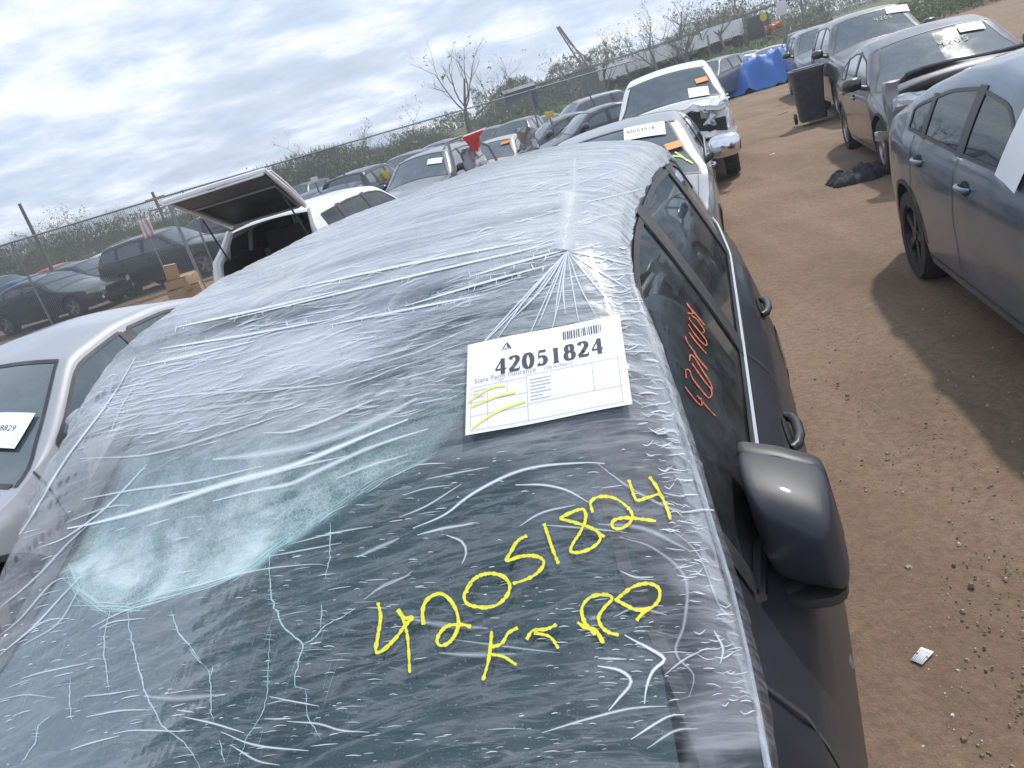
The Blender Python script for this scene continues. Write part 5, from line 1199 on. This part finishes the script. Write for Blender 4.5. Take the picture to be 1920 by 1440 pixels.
# left part of the lot, beyond the chain-link fence
for u, y, yw_, fl, kd, pm, lb in [(325, 24.3, -80, False, 'suv', P_BLK, 'black SUV seen side-on behind the fence with silver roof rail'),
        (95, 23.2, -76, False, 'sedan', P_BLK, 'black sedan lowest at the left picture edge behind the fence'), (165, 27.5, -76, False, 'sedan', P_NAVY, 'dark sedan with grey roof line behind the fence post'),
        (70, 29.5, -76, False, 'sedan', P_BLUE, 'blue sedan behind the black sedan at the left edge'), (232, 31.5, -70, False, 'sedan', P_WHT, 'white sedan behind the black side-on SUV'),
        (395, 29.5, -78, True, 'suv', P_GRN, 'dark SUV with pale glass right of the black side-on SUV'), (20, 34, -70, False, 'suv', P_SIL, 'silver SUV farthest back at the left edge'),
        (130, 36, -70, False, 'sedan', P_RED, 'dull red sedan roof far behind the fence'), (200, 40, -70, False, 'sedan', P_GRY, 'grey sedan roof far behind the fence, left of the white sedan')]:
    S = spec(kd, rails=2 if (kd == 'suv' and y < 25) else 0, mirror=False, W=1.9); x = X_at(u, y, 60); a = math.radians(yw_); sgn = -1 if fl else 1
    build_car(kd+'_car', S, pm, (x-sgn*math.sin(a)*S['L']/2, y-sgn*math.cos(a)*S['L']/2), yw_, lb, 'car', 'cars behind the fence on the left', detail=1 if y < 28 else 0, flip=fl)
# ------------------------------------------------------------------ props
CARD = pbr('cardboard', (.36, .25, .16), .85, noise=(8, .3, (.22, .15, .10)))
for (u, v, y, d, rz, lb) in [(352, 552, 14.6, (.62, .50, .36), .3, 'lowest and largest brown cardboard box of the stack before the black SUV'), (344, 531, 14.6, (.50, .42, .26), -.2, 'middle cardboard box of the stack before the black SUV'), (322, 511, 14.7, (.24, .26, .28), .5, 'small tan cardboard box tilted on top of the stack before the black SUV')]:
    p = at_y(u, v, y); b = MB().box((0, 0, 0), d, bev=.004); o = b.build('cardboard_box', CARD); o.location = p; o.rotation_euler = (.03, 0 if 'small' not in lb else .12, rz); tag(o, lb, 'cardboard box', 'cardboard boxes behind the silver sedan')
    fl_ = MB().box((0, d[1]*.28, d[2]/2+.006), (d[0]*.98, d[1]*.44, .004), rx=.12).box((0, -d[1]*.28, d[2]/2+.006), (d[0]*.98, d[1]*.44, .004), rx=-.1); fl_.build('box_flap', CARD, o)
pl = MB(); pz = float(at_y(352, 552, 14.6)[2])-.18
c0 = at_y(352, 552, 14.6)
for q in range(5): pl.box((c0[0], c0[1]-.4+q*.2, pz-.02), (1.0, .12, .03))
for q in (-.42, 0, .42): pl.box((c0[0]+q, c0[1], pz/2-.03), (.10, .9, pz-.03))
tag(pl.build('wooden_crate_stand', pbr('old_wood', (.22, .16, .11), .85)), 'low slatted wooden stand carrying the cardboard boxes', 'stand')
# wheelie bin
BIN = pbr('bin_plastic', (.035, .045, .065), .45, noise=(6, .3, (.16, .14, .12)))
bp_ = at_z(1524, 229, 0.0)*1.0
br = empty('rubbish_bin', (bp_[0], bp_[1], 0), -.25, 'black wheeled rubbish bin standing on the dirt before the big grey SUV', 'bin')
b = MB(); rings = []
for z, s in ((.06, .74), (.10, .78), (1.02, 1.0), (1.05, 1.06), (1.08, 1.06)): rings.append([(sx__*.31*s, sy__*.36*s, z) for sx__, sy__ in ((-1, -.8), (-.85, -1), (.85, -1), (1, -.8), (1, .8), (.85, 1), (-.85, 1), (-1, .8))])
b.add([p for r in rings for p in r], [(i*8+j, i*8+(j+1) % 8, (i+1)*8+(j+1) % 8, (i+1)*8+j) for i in range(4) for j in range(8)]+[tuple(range(8))[::-1]]); b.build('bin_body', BIN, br)
b = MB().box((0, 0, 1.10), (.68, .78, .04), bev=.015).box((0, 0, 1.125), (.5, .55, .03), bev=.01); b.build('lid', BIN, br)
b = MB().tube([(-.28, .42, 1.0), (-.28, .46, 1.05), (.28, .46, 1.05), (.28, .42, 1.0)], .016, 6); b.build('handle', BIN, br)
for sg in (1, -1):
    o = MB().lathe([(.02, -.03), (.12, -.03), (.12, .03), (.02, .03)], 14, c=(sg*.30, .32, .12)).build('wheel', RUBBER, br)
# blue tarpaulin over a parked car
TARP = pbr('blue_tarp', (.020, .125, .42), .5, coat=.05, bump=(3, .6))
tp = at_z(1432, 166, 0.0); tw, tl_ = 4.6, 2.6
from mathutils import noise as mn
V = []; nx_, ny_ = 60, 44
for i in range(nx_+1):
    for j in range(ny_+1):
        s, t = i/nx_*2-1, j/ny_*2-1; X = s*tw*.62; Yy = t*tl_*.72; d = max(abs(s)**1.0, abs(t)**1.0)
        hgt = 1.25*(1-max(0, (d-.58)/.42)**1.5); hgt += .26*mn.noise(Vector((s*2.2, t*2.2, 1)))+.22*mn.noise(Vector((s*7, t*4, 5)))*(.4+d)-.16*abs(mn.noise(Vector((s*5+t*1.5, t*2, 15))))-.10*abs(mn.noise(Vector((s*13, t*3+s*4, 25))))+.08; hgt = max(hgt, .02+.05*abs(mn.noise(Vector((s*9, t*9, 2)))))
        k = 1+.06*mn.noise(Vector((s*6, t*6, 9)))*d; V.append((X*k*(1-.10*(hgt/1.3)), Yy*k*(1-.1*(hgt/1.3)), hgt))
o = mk('tarpaulin', V, [(i*(ny_+1)+j, (i+1)*(ny_+1)+j, (i+1)*(ny_+1)+j+1, i*(ny_+1)+j+1) for i in range(nx_) for j in range(ny_)], TARP, None, angle=40); o.location = (tp[0]-.1, tp[1]+1.2, 0); o.rotation_euler = (0, 0, -.25); tag(o, 'bright blue tarpaulin draped over a parked vehicle near the far end of the aisle', 'tarpaulin')
p = at_z(1392, 172, .0); o = MB().box((0, 0, .25), (.32, .30, .40), bev=.05).build('white_bucket', pbr('bucket_white', (.55, .58, .58), .5)); o.location = (p[0]-.1, p[1]-.6, 0); tag(o, 'small whitish plastic container in front of the blue tarpaulin', 'container')
# black garment on the dirt
CL = pbr('black_cloth', (.020, .021, .026), .85, bump=(40, .3))
a, b_ = at_z(1568, 352, 0), at_z(1662, 326, 0); mid_ = (a+b_)/2; ang = math.atan2(b_[1]-a[1], b_[0]-a[0]); LEN = float(np.linalg.norm(b_-a))
V = []
for i in range(49):
    for j in range(25):
        s, t = i/48*2-1, j/24*2-1; e = max(0, 1-abs(s)**4)*max(0, 1-abs(t)**3); n1_ = mn.noise(Vector((s*2.5, t*1.4, 3))); n2_ = mn.noise(Vector((s*7, t*4, 7)))
        V.append((s*LEN*.56+.03*n2_, t*.24*(1+.45*n1_)-.04*s, max(.004, e**.6*(.15+.10*n1_+.06*n2_))+.004))
o = mk('black_jacket', V, [(i*25+j, (i+1)*25+j, (i+1)*25+j+1, i*25+j+1) for i in range(48) for j in range(24)], CL, None, angle=60); o.location = (mid_[0], mid_[1]+.08, -.002); o.rotation_euler = (0, 0, ang); tag(o, 'crumpled black cloth lying on the dirt beside the slate hatchback tail', 'cloth')
# card tag on the ground
q = [at_z(u, v, .012) for u, v in ((1727, 1213), (1751, 1222), (1729, 1246), (1707, 1237))]
o = mk('card_tag', q, [(0, 3, 2, 1)], PAPER, None, solid=.0012); tag(o, 'small white printed card with two punched holes on the dirt, lower right', 'card')
tv, tf = [], []
for k in range(6):
    s = .12+k*.14; a_ = bilerp(q, s, .14)+np.array((0, 0, .0016)); c_ = bilerp(q, s, .86)+np.array((0, 0, .0016)); d_ = bilerp(q, s+.05, .86)+np.array((0, 0, .0016)); e_ = bilerp(q, s+.05, .14)+np.array((0, 0, .0016)); n_ = len(tv); tv += [a_, c_, d_, e_]; tf.append((n_, n_+1, n_+2, n_+3))
mk('printed_lines', tv, tf, INKL, o)
hv = MB()
for s, t in ((.10, .5), (.92, .5)): c_ = bilerp(q, s, t); hv.add([(c_[0]+.003*math.cos(x), c_[1]+.003*math.sin(x), c_[2]+.003) for x in np.linspace(0, 6.28, 10, endpoint=False)], [tuple(range(10))])
hv.build('punched_hole', RUBBER, o)
for k, (u, v, s, lb) in enumerate([(1492, 217, .10, 'pale sliver of litter on the dirt near the bin, left of it'), (1448, 290, .07, 'thin pale scrap in the middle of the aisle'), (1557, 467, .035, 'small white pebble-like scrap at the edge of the hatchback shadow'), (1466, 213, .22, 'brown stick lying across the far aisle')]):
    p = at_z(u, v, .006); st = MB().box((0, 0, .008), (s*1.6, s*.4, .012), rz=.4, bev=.003); o = st.build('litter' if 'stick' not in lb else 'stick', PAPER if 'stick' not in lb else CARD); o.location = p; tag(o, lb, 'litter' if 'stick' not in lb else 'stick')
# ------------------------------------------------------------------ chain-link fence
GALV = pbr('galvanised', (.24, .26, .28), .45, .5); WIRE = pbr('fence_wire', (.15, .17, .185), .5, .3)
FP = [at_z(u, v, 2.42) for u, v in ((-420, 600), (0, 472), (88, 444), (310, 378), (517, 317), (700, 264), (867, 215))]
FP = [p[:2] for p in FP]; e = FP[-1]-FP[-2]
FPa = at_z(-420, 600, 2.42)
line = [np.array((-23.0, 21.5)), np.array((-14.2, 21.0)), np.array((-9.6, 22.2)), np.array((-5.6, 24.8)), np.array((-1.5, 28.2)), np.array((5.5, 34.0))]
fr_ = empty('chain_link_fence', (line[0][0], line[0][1], 0), 0, 'tall grey chain-link fence with round posts crossing behind the cars on the left', 'fence'); OFF = np.array((line[0][0], line[0][1], 0))
def P3_(p, z): return np.array((p[0], p[1], z))-OFF
mesh_ = MB(); HF = 2.55; sp_ = .062
for a, b in zip(line[:-1], line[1:]):
    Ls = float(np.linalg.norm(b-a)); d = (b-a)/Ls; nn = np.array((-d[1], d[0]))
    npost = max(1, int(Ls/3.0))
    for k in range(npost):
        q = a+d*(Ls*k/npost); MB().tube([P3_(q, -.05), P3_(q, HF+.03)], .032, 8).build('post', GALV, fr_)
    MB().tube([P3_(a, HF), P3_(b, HF)], .024, 8).build('top_rail', GALV, fr_); MB().tube([P3_(a, 1.25), P3_(b, 1.25)], .012, 6).build('mid_rail', GALV, fr_)
    step = sp_*1.6 if a[0] > -6 else sp_; w_ = .0065 if a[0] < -6 else .005
    for sgn in (1, -1):
        s = -HF
        while s < Ls+HF:
            s0_, s1_ = (s, s+HF*sgn) ; z0_, z1_ = .03, HF
            lo, hi = (s0_, s1_)
            # clip to the panel
            def cl(sv, zv, sv2, zv2, lim):
                t = (lim-sv)/(sv2-sv); return lim, zv+(zv2-zv)*t
            A_, B_ = (s0_, z0_), (s1_, z1_)
            if max(A_[0], B_[0]) <= 0 or min(A_[0], B_[0]) >= Ls: s += step; continue
            if A_[0] < 0: A_ = cl(*A_, *B_, 0)
            if B_[0] < 0: B_ = cl(*B_, *A_, 0)
            if A_[0] > Ls: A_ = cl(*A_, *B_, Ls)
            if B_[0] > Ls: B_ = cl(*B_, *A_, Ls)
            pa = P3_(a+d*A_[0]+nn*.035*sgn*.1, A_[1]); pb = P3_(a+d*B_[0]+nn*.035*sgn*.1, B_[1]); wv = np.array((d[0], d[1], 0))*w_; wn = np.array((nn[0], nn[1], 0))*w_
            mesh_.add([pa+wv, pa-wv*.5+wn, pa-wv*.5-wn, pb+wv, pb-wv*.5+wn, pb-wv*.5-wn], [(0, 1, 4, 3), (1, 2, 5, 4), (2, 0, 3, 5)]); s += step
mo = mesh_.build('wire_mesh', WIRE, fr_, smooth=False); mo['kind'] = 'stuff'
# banner on the fence
def pole(name, u0, v0, u1, v1, y, r, mat, label, cat, extra=None, r1=None):
    a = at_y(u0, v0, y); top = a[2]; b = np.array((a[0], a[1], -.05)); o = MB().tube([b, (a[0], a[1], top)], [r, r1 or r], 8).build(name, mat); o.location = (0, 0, 0)
    me = o.data
    for v in me.vertices: v.co.x -= a[0]; v.co.y -= a[1]
    o.location = (a[0], a[1], 0); tag(o, label, cat); return o, a
WOODP = pbr('weathered_pole', (.16, .145, .13), .85)
pole('utility_pole', 36, 382, 160, 600, 30, .085, WOODP, 'bare leaning-looking wooden pole at the far left above the fence', 'pole', r1=.06)
o, a = pole('utility_pole', 285, 360, 300, 400, 60, .12, WOODP, 'thin utility pole with a crossarm beyond the fence, left of the raised liftgate', 'pole')
MB().box((0, 0, a[2]-.5), (1.6, .12, .12)).box((0, 0, a[2]-1.3), (1.1, .1, .1)).build('crossarm', WOODP, o)
o, a = pole('steel_post', 314, 378, 380, 540, 19.0, .045, GALV, 'grey steel post just right of the banner before the black SUV', 'post')
o, a = pole('banner_pole', 263, 404, 285, 450, 20.0, .02, GALV, 'thin pole carrying a small pink and white banner at the fence', 'pole')
bq = [at_y(u, v, 19.95) for u, v in ((255, 416), (277, 408), (291, 440), (271, 449))]
V = [tuple(bilerp(bq, i/8, j/6)+np.array((0, .04*math.sin(i*.9+j*.5), 0))) for i in range(9) for j in range(7)]
FL = bpy.data.materials.new('banner_cloth'); FL.use_nodes = True; nt = FL.node_tree; tcn = N(nt, 'ShaderNodeTexCoord'); wv_ = N(nt, 'ShaderNodeTexWave', inp={'Scale': 2.6, 'Distortion': 1.5}); lk(nt, tcn.outputs['Object'], wv_.inputs['Vector']); lk(nt, ramp(nt, wv_.outputs[0], [(.4, (.62, .62, .64)), (.7, (.50, .30, .32))]), nt.nodes['Principled BSDF'].inputs['Base Color'])
o2 = mk('banner', V, [(i*7+j, (i+1)*7+j, (i+1)*7+j+1, i*7+j+1) for i in range(8) for j in range(6)], FL, None, solid=.004); tag(o2, 'faded pink and white banner hanging askew from the thin pole', 'banner')
# ------------------------------------------------------------------ trees, brush, far background
BARK = pbr('bark', (.19, .17, .155), .9, noise=(5, .5, (.22, .20, .18))); TWIG = pbr('twig', (.17, .155, .14), .95)
def leafmat(name, cols):
    m = bpy.data.materials.new(name); m.use_nodes = True; nt = m.node_tree; b = nt.nodes['Principled BSDF']; ge = N(nt, 'ShaderNodeNewGeometry')
    lk(nt, ramp(nt, ge.outputs['Random Per Island'], [(i/(len(cols)-1), c) for i, c in enumerate(cols)]), b.inputs['Base Color']); b.inputs['Roughness'].default_value = .8; return m
LEAF = leafmat('spring_leaves', [(.10, .12, .065), (.15, .175, .09), (.20, .22, .12)]); BRUSH = leafmat('brush_leaves', [(.15, .165, .10), (.19, .19, .14), (.17, .20, .11), (.22, .22, .16)])
GREENM = leafmat('grass_leaves', [(.09, .135, .055), (.14, .20, .075), (.20, .25, .12)])
def bare_tree(x, y, h, label, seed, spread=.5, leaves=.25, trunk=.035, lean=0.0, group=None, name='bare_tree', twn=1.0, clear=.3):
    r = np.random.default_rng(seed); root = empty(name, (x, y, 0), 0, label, 'tree', group); T = MB(); TW = MB(); LF = MB()
    def branch(p, d, L, rad, lev):
        n = 4; pts = [p]; rr = [rad]; q = p.copy(); dd = d.copy()
        for i in range(n):
            dd = dd+r.normal(0, .16, 3)+np.array((0, 0, .06)); dd /= np.linalg.norm(dd); q = q+dd*L/n; pts.append(q.copy()); rr.append(rad*(1-.62*(i+1)/n))
        (T if lev < 2 else TW).tube(pts, rr, 6 if lev < 2 else 3, cap=False)
        if lev < 4:
            nc = int((5, 4, 4, 3)[lev]*twn+.5)
            for k in range(nc):
                t = r.uniform(clear if lev == 0 else .3, 1.0); i = min(int(t*n), n-1); bp_ = pts[i]+(pts[i+1]-pts[i])*(t*n-i)
                a = r.uniform(0, 2*math.pi); out_ = np.array((math.cos(a), math.sin(a), r.uniform(.15, .9))); nd = dd*(1-spread)+out_*spread*1.4; nd /= np.linalg.norm(nd)
                branch(bp_, nd, L*r.uniform(.42, .68), rad*.5*(1-.4*t), lev+1)
        elif r.uniform() < leaves*2:
            for _ in range(3):
                c = q+r.normal(0, .12, 3)*h/8; s = h*.007*r.uniform(.6, 1.5); a = r.normal(0, 1, 3); b = r.normal(0, 1, 3); LF.add([c+a*s, c+b*s, c-a*s*.7], [(0, 1, 2)])
    branch(np.array((0, 0, 0.0)), np.array((lean, 0, 1.0)), h*.72, h*trunk, 0)
    T.build('trunk', BARK, root, angle=180); TW.build('crown', TWIG, root, angle=180)
    if LF.V: LF.build('leaf_buds', LEAF, root, smooth=False)['kind'] = 'stuff'
    return root
def tree_px(u, vtop, y, label, seed, **k):
    a = at_y(u, vtop, y); return bare_tree(float(a[0]), y, float(a[2]), label, seed, **k)
tree_px(838, 88, 52, 'tall bare forked tree rising above the fence near the picture centre', 101, spread=.42, leaves=.08, trunk=.022)
tree_px(760, 212, 60, 'rounded budding bush-like tree left of the tall forked tree', 114, spread=.6, leaves=.6, clear=.1)
tree_px(650, 250, 60, 'low budding tree above the far row, right of the fence tree', 115, spread=.6, leaves=.6, clear=.1)
tree_px(960, 150, 64, 'slender bare tree behind the blue container', 116, spread=.35, leaves=.1, clear=.15)
tree_px(905, 130, 56, 'smaller bare tree just right of the tall forked tree', 102, spread=.35, leaves=.05, trunk=.018, twn=.7)
tree_px(570, 262, 44, 'bare multi-stemmed tree at the fence right of the raised liftgate', 103, spread=.62, leaves=.15, trunk=.02, clear=.12)
tree_px(1000, 125, 62, 'thin bare tree left of the lattice boom', 104, spread=.3, leaves=.2, trunk=.015, twn=.7)
tree_px(1060, 108, 60, 'bushy budding tree at the foot of the lattice boom', 105, spread=.6, leaves=.5, clear=.1)
tree_px(1108, 82, 60, 'narrow bare tree just right of the lattice boom', 106, spread=.35, leaves=.2, twn=.8, clear=.1)
tree_px(1215, 40, 64, 'slim bare tree between the low and the wide tree above the trailers', 111, spread=.5, leaves=.2, clear=.15)
tree_px(1385, -6, 66, 'bare tree crown cut by the top edge, right of the pale green tree', 112, spread=.5, leaves=.4, clear=.15)
tree_px(1265, 22, 62, 'dark many-twigged tree in the middle of those above the trailers', 113, spread=.6, leaves=.1, clear=.15, twn=1.2)
tree_px(1240, 20, 66, 'wide bare tree above the white trailers', 107, spread=.6, leaves=.35, clear=.15)
tree_px(1290, 12, 66, 'budding tree right of the wide bare tree above the trailers', 108, spread=.55, leaves=.6, clear=.15)
tree_px(1345, 4, 64, 'pale green budding tree at the top edge, right of centre', 109, spread=.55, leaves=.8, clear=.15)
tree_px(1175, 60, 66, 'low bare tree at the left end of the trees above the trailers', 110, spread=.55, leaves=.25, clear=.1)
for i, (u, v, y) in enumerate([(45, 440, 42), (110, 425, 44), (165, 410, 43), (215, 412, 46), (262, 405, 44), (310, 398, 47), (355, 385, 46), (-20, 455, 44)]):
    tree_px(u, v, y, ['twiggy budding tree nearest the left edge behind the fence', 'twiggy tree behind the leaning wooden pole', 'broad twiggy tree behind the left fence post', 'dense twiggy tree left of the banner', 'twiggy tree directly behind the banner', 'twiggy tree between the banner and the liftgate', 'twiggy tree behind the liftgate tip', 'twiggy tree cut by the left picture edge'][i], 120+i, spread=.6, leaves=.7, trunk=.02, clear=.08, group='budding trees behind the fence', name='budding_tree', twn=1.15)
# brush masses: thousands of twigs and leaf scraps
def brush(name, u0, u1, y0, y1, h, n, seed, mat, lab=None, hv=.5, twf=.55):
    n = int(n*2.1)
    r = np.random.default_rng(seed); s = MB(); t = MB()
    for k in range(n):
        y = r.uniform(y0, y1); u = r.uniform(u0, u1); x = X_at(u, y, 5); hh = h*(1-hv*.5+hv*.5*math.sin(x*.35+seed)+hv*.3*math.sin(x*.9+1))*r.uniform(0, 1)**.7; z = max(.05, hh)
        if r.uniform() < twf:
            d = np.array((r.normal(0, .25), r.normal(0, .1), r.uniform(.4, 1.0)))*.55; w_ = np.array((.012*y/30, 0, 0)); p = np.array((x, y, z)); s.add([p-w_, p+w_, p+d], [(0, 1, 2)])
        else:
            c = np.array((x, y, z)); sc = .030*y/35*r.uniform(.6, 1.8); a = r.normal(0, 1, 3); b = r.normal(0, 1, 3); s.add([c+a*sc, c+b*sc, c-a*sc*.8, c-b*sc], [(0, 1, 2, 3)])
    o = s.build(name, mat, None, smooth=False); tag(o, kind='stuff'); return o
brush('undergrowth', -120, 560, 38, 50, 2.6, 15000, 5, BRUSH)
brush('undergrowth', 380, 1000, 46, 62, 2.9, 16000, 6, BRUSH)
brush('undergrowth', 880, 1560, 72, 84, 4.4, 13000, 7, BRUSH)
brush('green_verge', 330, 1120, 40, 60, 1.7, 12000, 8, GREENM, twf=.2)
brush('green_verge', 950, 1900, 50, 62, 1.5, 17000, 9, GREENM, twf=.2)
brush('far_wood', 900, 1950, 95, 130, 7.0, 15000, 10, BRUSH, hv=.35)
brush('far_wood', -200, 900, 80, 120, 3.8, 13000, 11, BRUSH, hv=.6)
# rising bank behind everything
V = []; gx = np.linspace(-160, 260, 90); bm_ = pbr('bank_grass', (.085, .11, .05), .95, noise=(.5, .9, (.15, .14, .09)))
for y, z in ((60, -.1), (70, 1.2), (90, 2.0), (140, 2.4), (400, 2.5)):
    for x in gx: V.append((x, y+3*math.sin(x*.1), z*(1+.12*math.sin(x*.23+y))*(1.0 if x > -30 else .75)))
o = mk('grass_bank', V, [(i*90+j, i*90+j+1, (i+1)*90+j+1, (i+1)*90+j) for i in range(4) for j in range(89)], bm_, None, angle=180); tag(o, kind='structure')
# white trailers, blue container, barrier rail
TRW = pbr('trailer_white', (.88, .89, .90), .5, noise=(.6, .15, (.5, .5, .5)))
for i, (u0, v0, u1, v1) in enumerate([(1125, 140, 1168, 126), (1172, 124, 1214, 112), (1218, 108, 1262, 94), (1266, 92, 1318, 76), (1322, 74, 1384, 48)]):
    y = 66; a, b = at_y(u0, v0, y), at_y(u1, v1, y); c = (a+b)/2; Lx = float(b[0]-a[0]); zc_ = float(c[2])
    rt_ = empty('trailer', (float(c[0]), y, 0), 0, 'white box trailer beyond the grass, '+['leftmost of the five', 'second from the left', 'middle one of the five', 'fourth from the left', 'rightmost and brightest of the five'][i], 'trailer', 'white trailers beyond the grass')
    MB().box((0, 0, zc_), (Lx, 2.5, 1.0+.15*(i == 4))).build('trailer_box', TRW, rt_)
    w3 = MB().box((0, 0, max(zc_-.9, 1)), (Lx*.8, .3, .3)); 
    w3.build('chassis', RUBBER, rt_)
    for sg in (-1, 1): MB().lathe([(.001, -.2), (.45, -.2), (.45, .2), (.001, .2)], 10, c=(sg*Lx*.3, -1.1, max(zc_-1.0, .9)), axis='y').build('wheel', RUBBER, rt_)
y = 66; br_ = MB(); pts_ = [at_y(u, v, y) for u, v in ((985, 166), (1060, 142), (1150, 112), (1260, 76), (1390, 30), (1500, -8))]
br_.tube(pts_, .10, 6); rail = br_.build('overhead_cable', pbr('rail_grey', (.16, .17, .18), .6)); tag(rail, 'long dark grey pipe rail running above the white trailers', 'rail')
for k, p in enumerate(pts_):
    MB().tube([(p[0], p[1], -.1), tuple(p)], .09, 6).build('support', MT['rail_grey'], rail)
a = at_y(975, 186, 64); cr_ = empty('blue_container', (float(a[0]), 64, 0), .1, 'dark blue container with a pitched roof beyond the fence, right of the tall tree', 'container')
MB().box((0, 0, float(a[2])), (2.5, 2.4, 1.35), bev=.03).box((0, 0, float(a[2])/2-.3), (2.3, 2.0, float(a[2])-.6)).build('container_box', pbr('container_blue', (.035, .06, .13), .5), cr_)
MB().add([(-1.3, -1.3, float(a[2])+.66), (1.3, -1.3, float(a[2])+.66), (1.3, 0, float(a[2])+.95), (-1.3, 0, float(a[2])+.95), (1.3, 1.3, float(a[2])+.66), (-1.3, 1.3, float(a[2])+.66)], [(0, 1, 2, 3), (3, 2, 4, 5)]).build('container_roof', pbr('rail_grey', (.16, .17, .18), .6), cr_)
# lattice boom
A, B = at_y(1098, 126, 70), at_y(1046, 50, 70); bo = MB(); ofs = [np.array(q)*.22 for q in ((1, 1, 0), (1, -1, 0), (-1, -1, 0), (-1, 1, 0))]
boom = empty('lattice_boom', tuple(A*np.array((1, 1, 0))), 0, 'reddish lattice crane boom leaning left against the clouds', 'crane'); O_ = A*np.array((1, 1, 0))
for q in ofs: bo.tube([A+q-O_, B+q*.5-O_], .05, 4)
for i in range(16):
    t0, t1 = i/16, (i+1)/16; q0, q1 = ofs[i % 4], ofs[(i+1) % 4]; bo.tube([A+(B-A)*t0+q0*(1-.5*t0)-O_, A+(B-A)*t1+q1*(1-.5*t1)-O_], .03, 3)
bo.build('boom', pbr('boom_red', (.26, .16, .15), .7), boom); C_ = at_y(1068, 78, 70); MB().tube([B-O_, C_-O_+np.array((0, 0, -.2)), at_y(1112, 120, 70)-O_], .035, 4).build('stay_cable', RUBBER, boom); MB().box(tuple(np.array((0, 0, float(A[2])/2))), (1.4, 1.4, float(A[2]))).build('boom_base', MT['rail_grey'], boom)
# small signs and markers up the lot
YS = pbr('sign_yellow', (.62, .48, .05), .5); WS_ = pbr('sign_white', (.62, .64, .64), .5)
def sign(u, v, y, w_, h_, mat, label, name='sign', round_=False):
    a = at_y(u, v, y); o = empty(name, (float(a[0]), y, 0), .05, label, 'sign'); MB().tube([(0, 0, -.05), (0, 0, float(a[2]))], .03, 6).build('post', GALV, o)
    b = MB()
    if round_: b.lathe([(w_/2, -.02), (w_/2, .02), (.001, .02)], 16, c=(0, -.05, float(a[2])), axis='y'); b.lathe([(.001, -.021), (w_/2, -.021)], 16, c=(0, -.05, float(a[2])), axis='y')
    else: b.box((0, -.05, float(a[2])), (w_, .03, h_), bev=.008)
    b.build('sign_plate', mat, o); return o
sign(1030, 215, 26, .28, .20, YS, 'small yellow lot marker on a thin post left of the navy sedan')
sign(722, 328, 25, .26, .26, YS, 'faded yellow marker beside the silver SUV windshield')
sign(1431, 32, 58, .5, .5, YS, 'round yellow sign at the far end of the lot', round_=True)
sign(1465, 16, 46, .55, .7, WS_, 'white upright sign near the top edge of the picture')
sign(590, 337, 24, .22, .16, WS_, 'tiny white lot number plate above the white SUV')
a = at_y(1450, 50, 60); o = crumple('orange_heap', pbr('orange_plastic', (.62, .20, .06), .6), None, (float(a[0]), 60, float(a[2])), (1.1, .8, .35), amp=.12, seed=51); tag(o, 'long orange heap at the far end of the lot beside the round yellow sign', 'heap')
o = MB().box((float(at_y(1422, 50, 62)[0]), 62, float(at_y(1422, 50, 62)[2])), (1.3, 1.3, 1.6), bev=.05).build('dark_cabin', pbr('cabin_green', (.06, .075, .07), .6)); tag(o, 'dark square cabin left of the orange heap', 'cabin')

# ------------------------------------------------------------------ air
hb = MB().box((40, 95, 14.5), (460, 260, 32)); hm_ = bpy.data.materials.new('air_haze'); hm_.use_nodes = True; nt = hm_.node_tree; nt.nodes.clear()
ho = N(nt, 'ShaderNodeOutputMaterial'); pv = N(nt, 'ShaderNodeVolumePrincipled', inp={'Color': (.92, .95, 1.0, 1), 'Density': .0017, 'Anisotropy': .2}); lk(nt, pv.outputs[0], ho.inputs['Volume'])
hz_o = hb.build('haze', hm_, smooth=False); tag(hz_o, kind='stuff')
SC.cycles.volume_bounces = 0; SC.cycles.volume_max_steps = 32
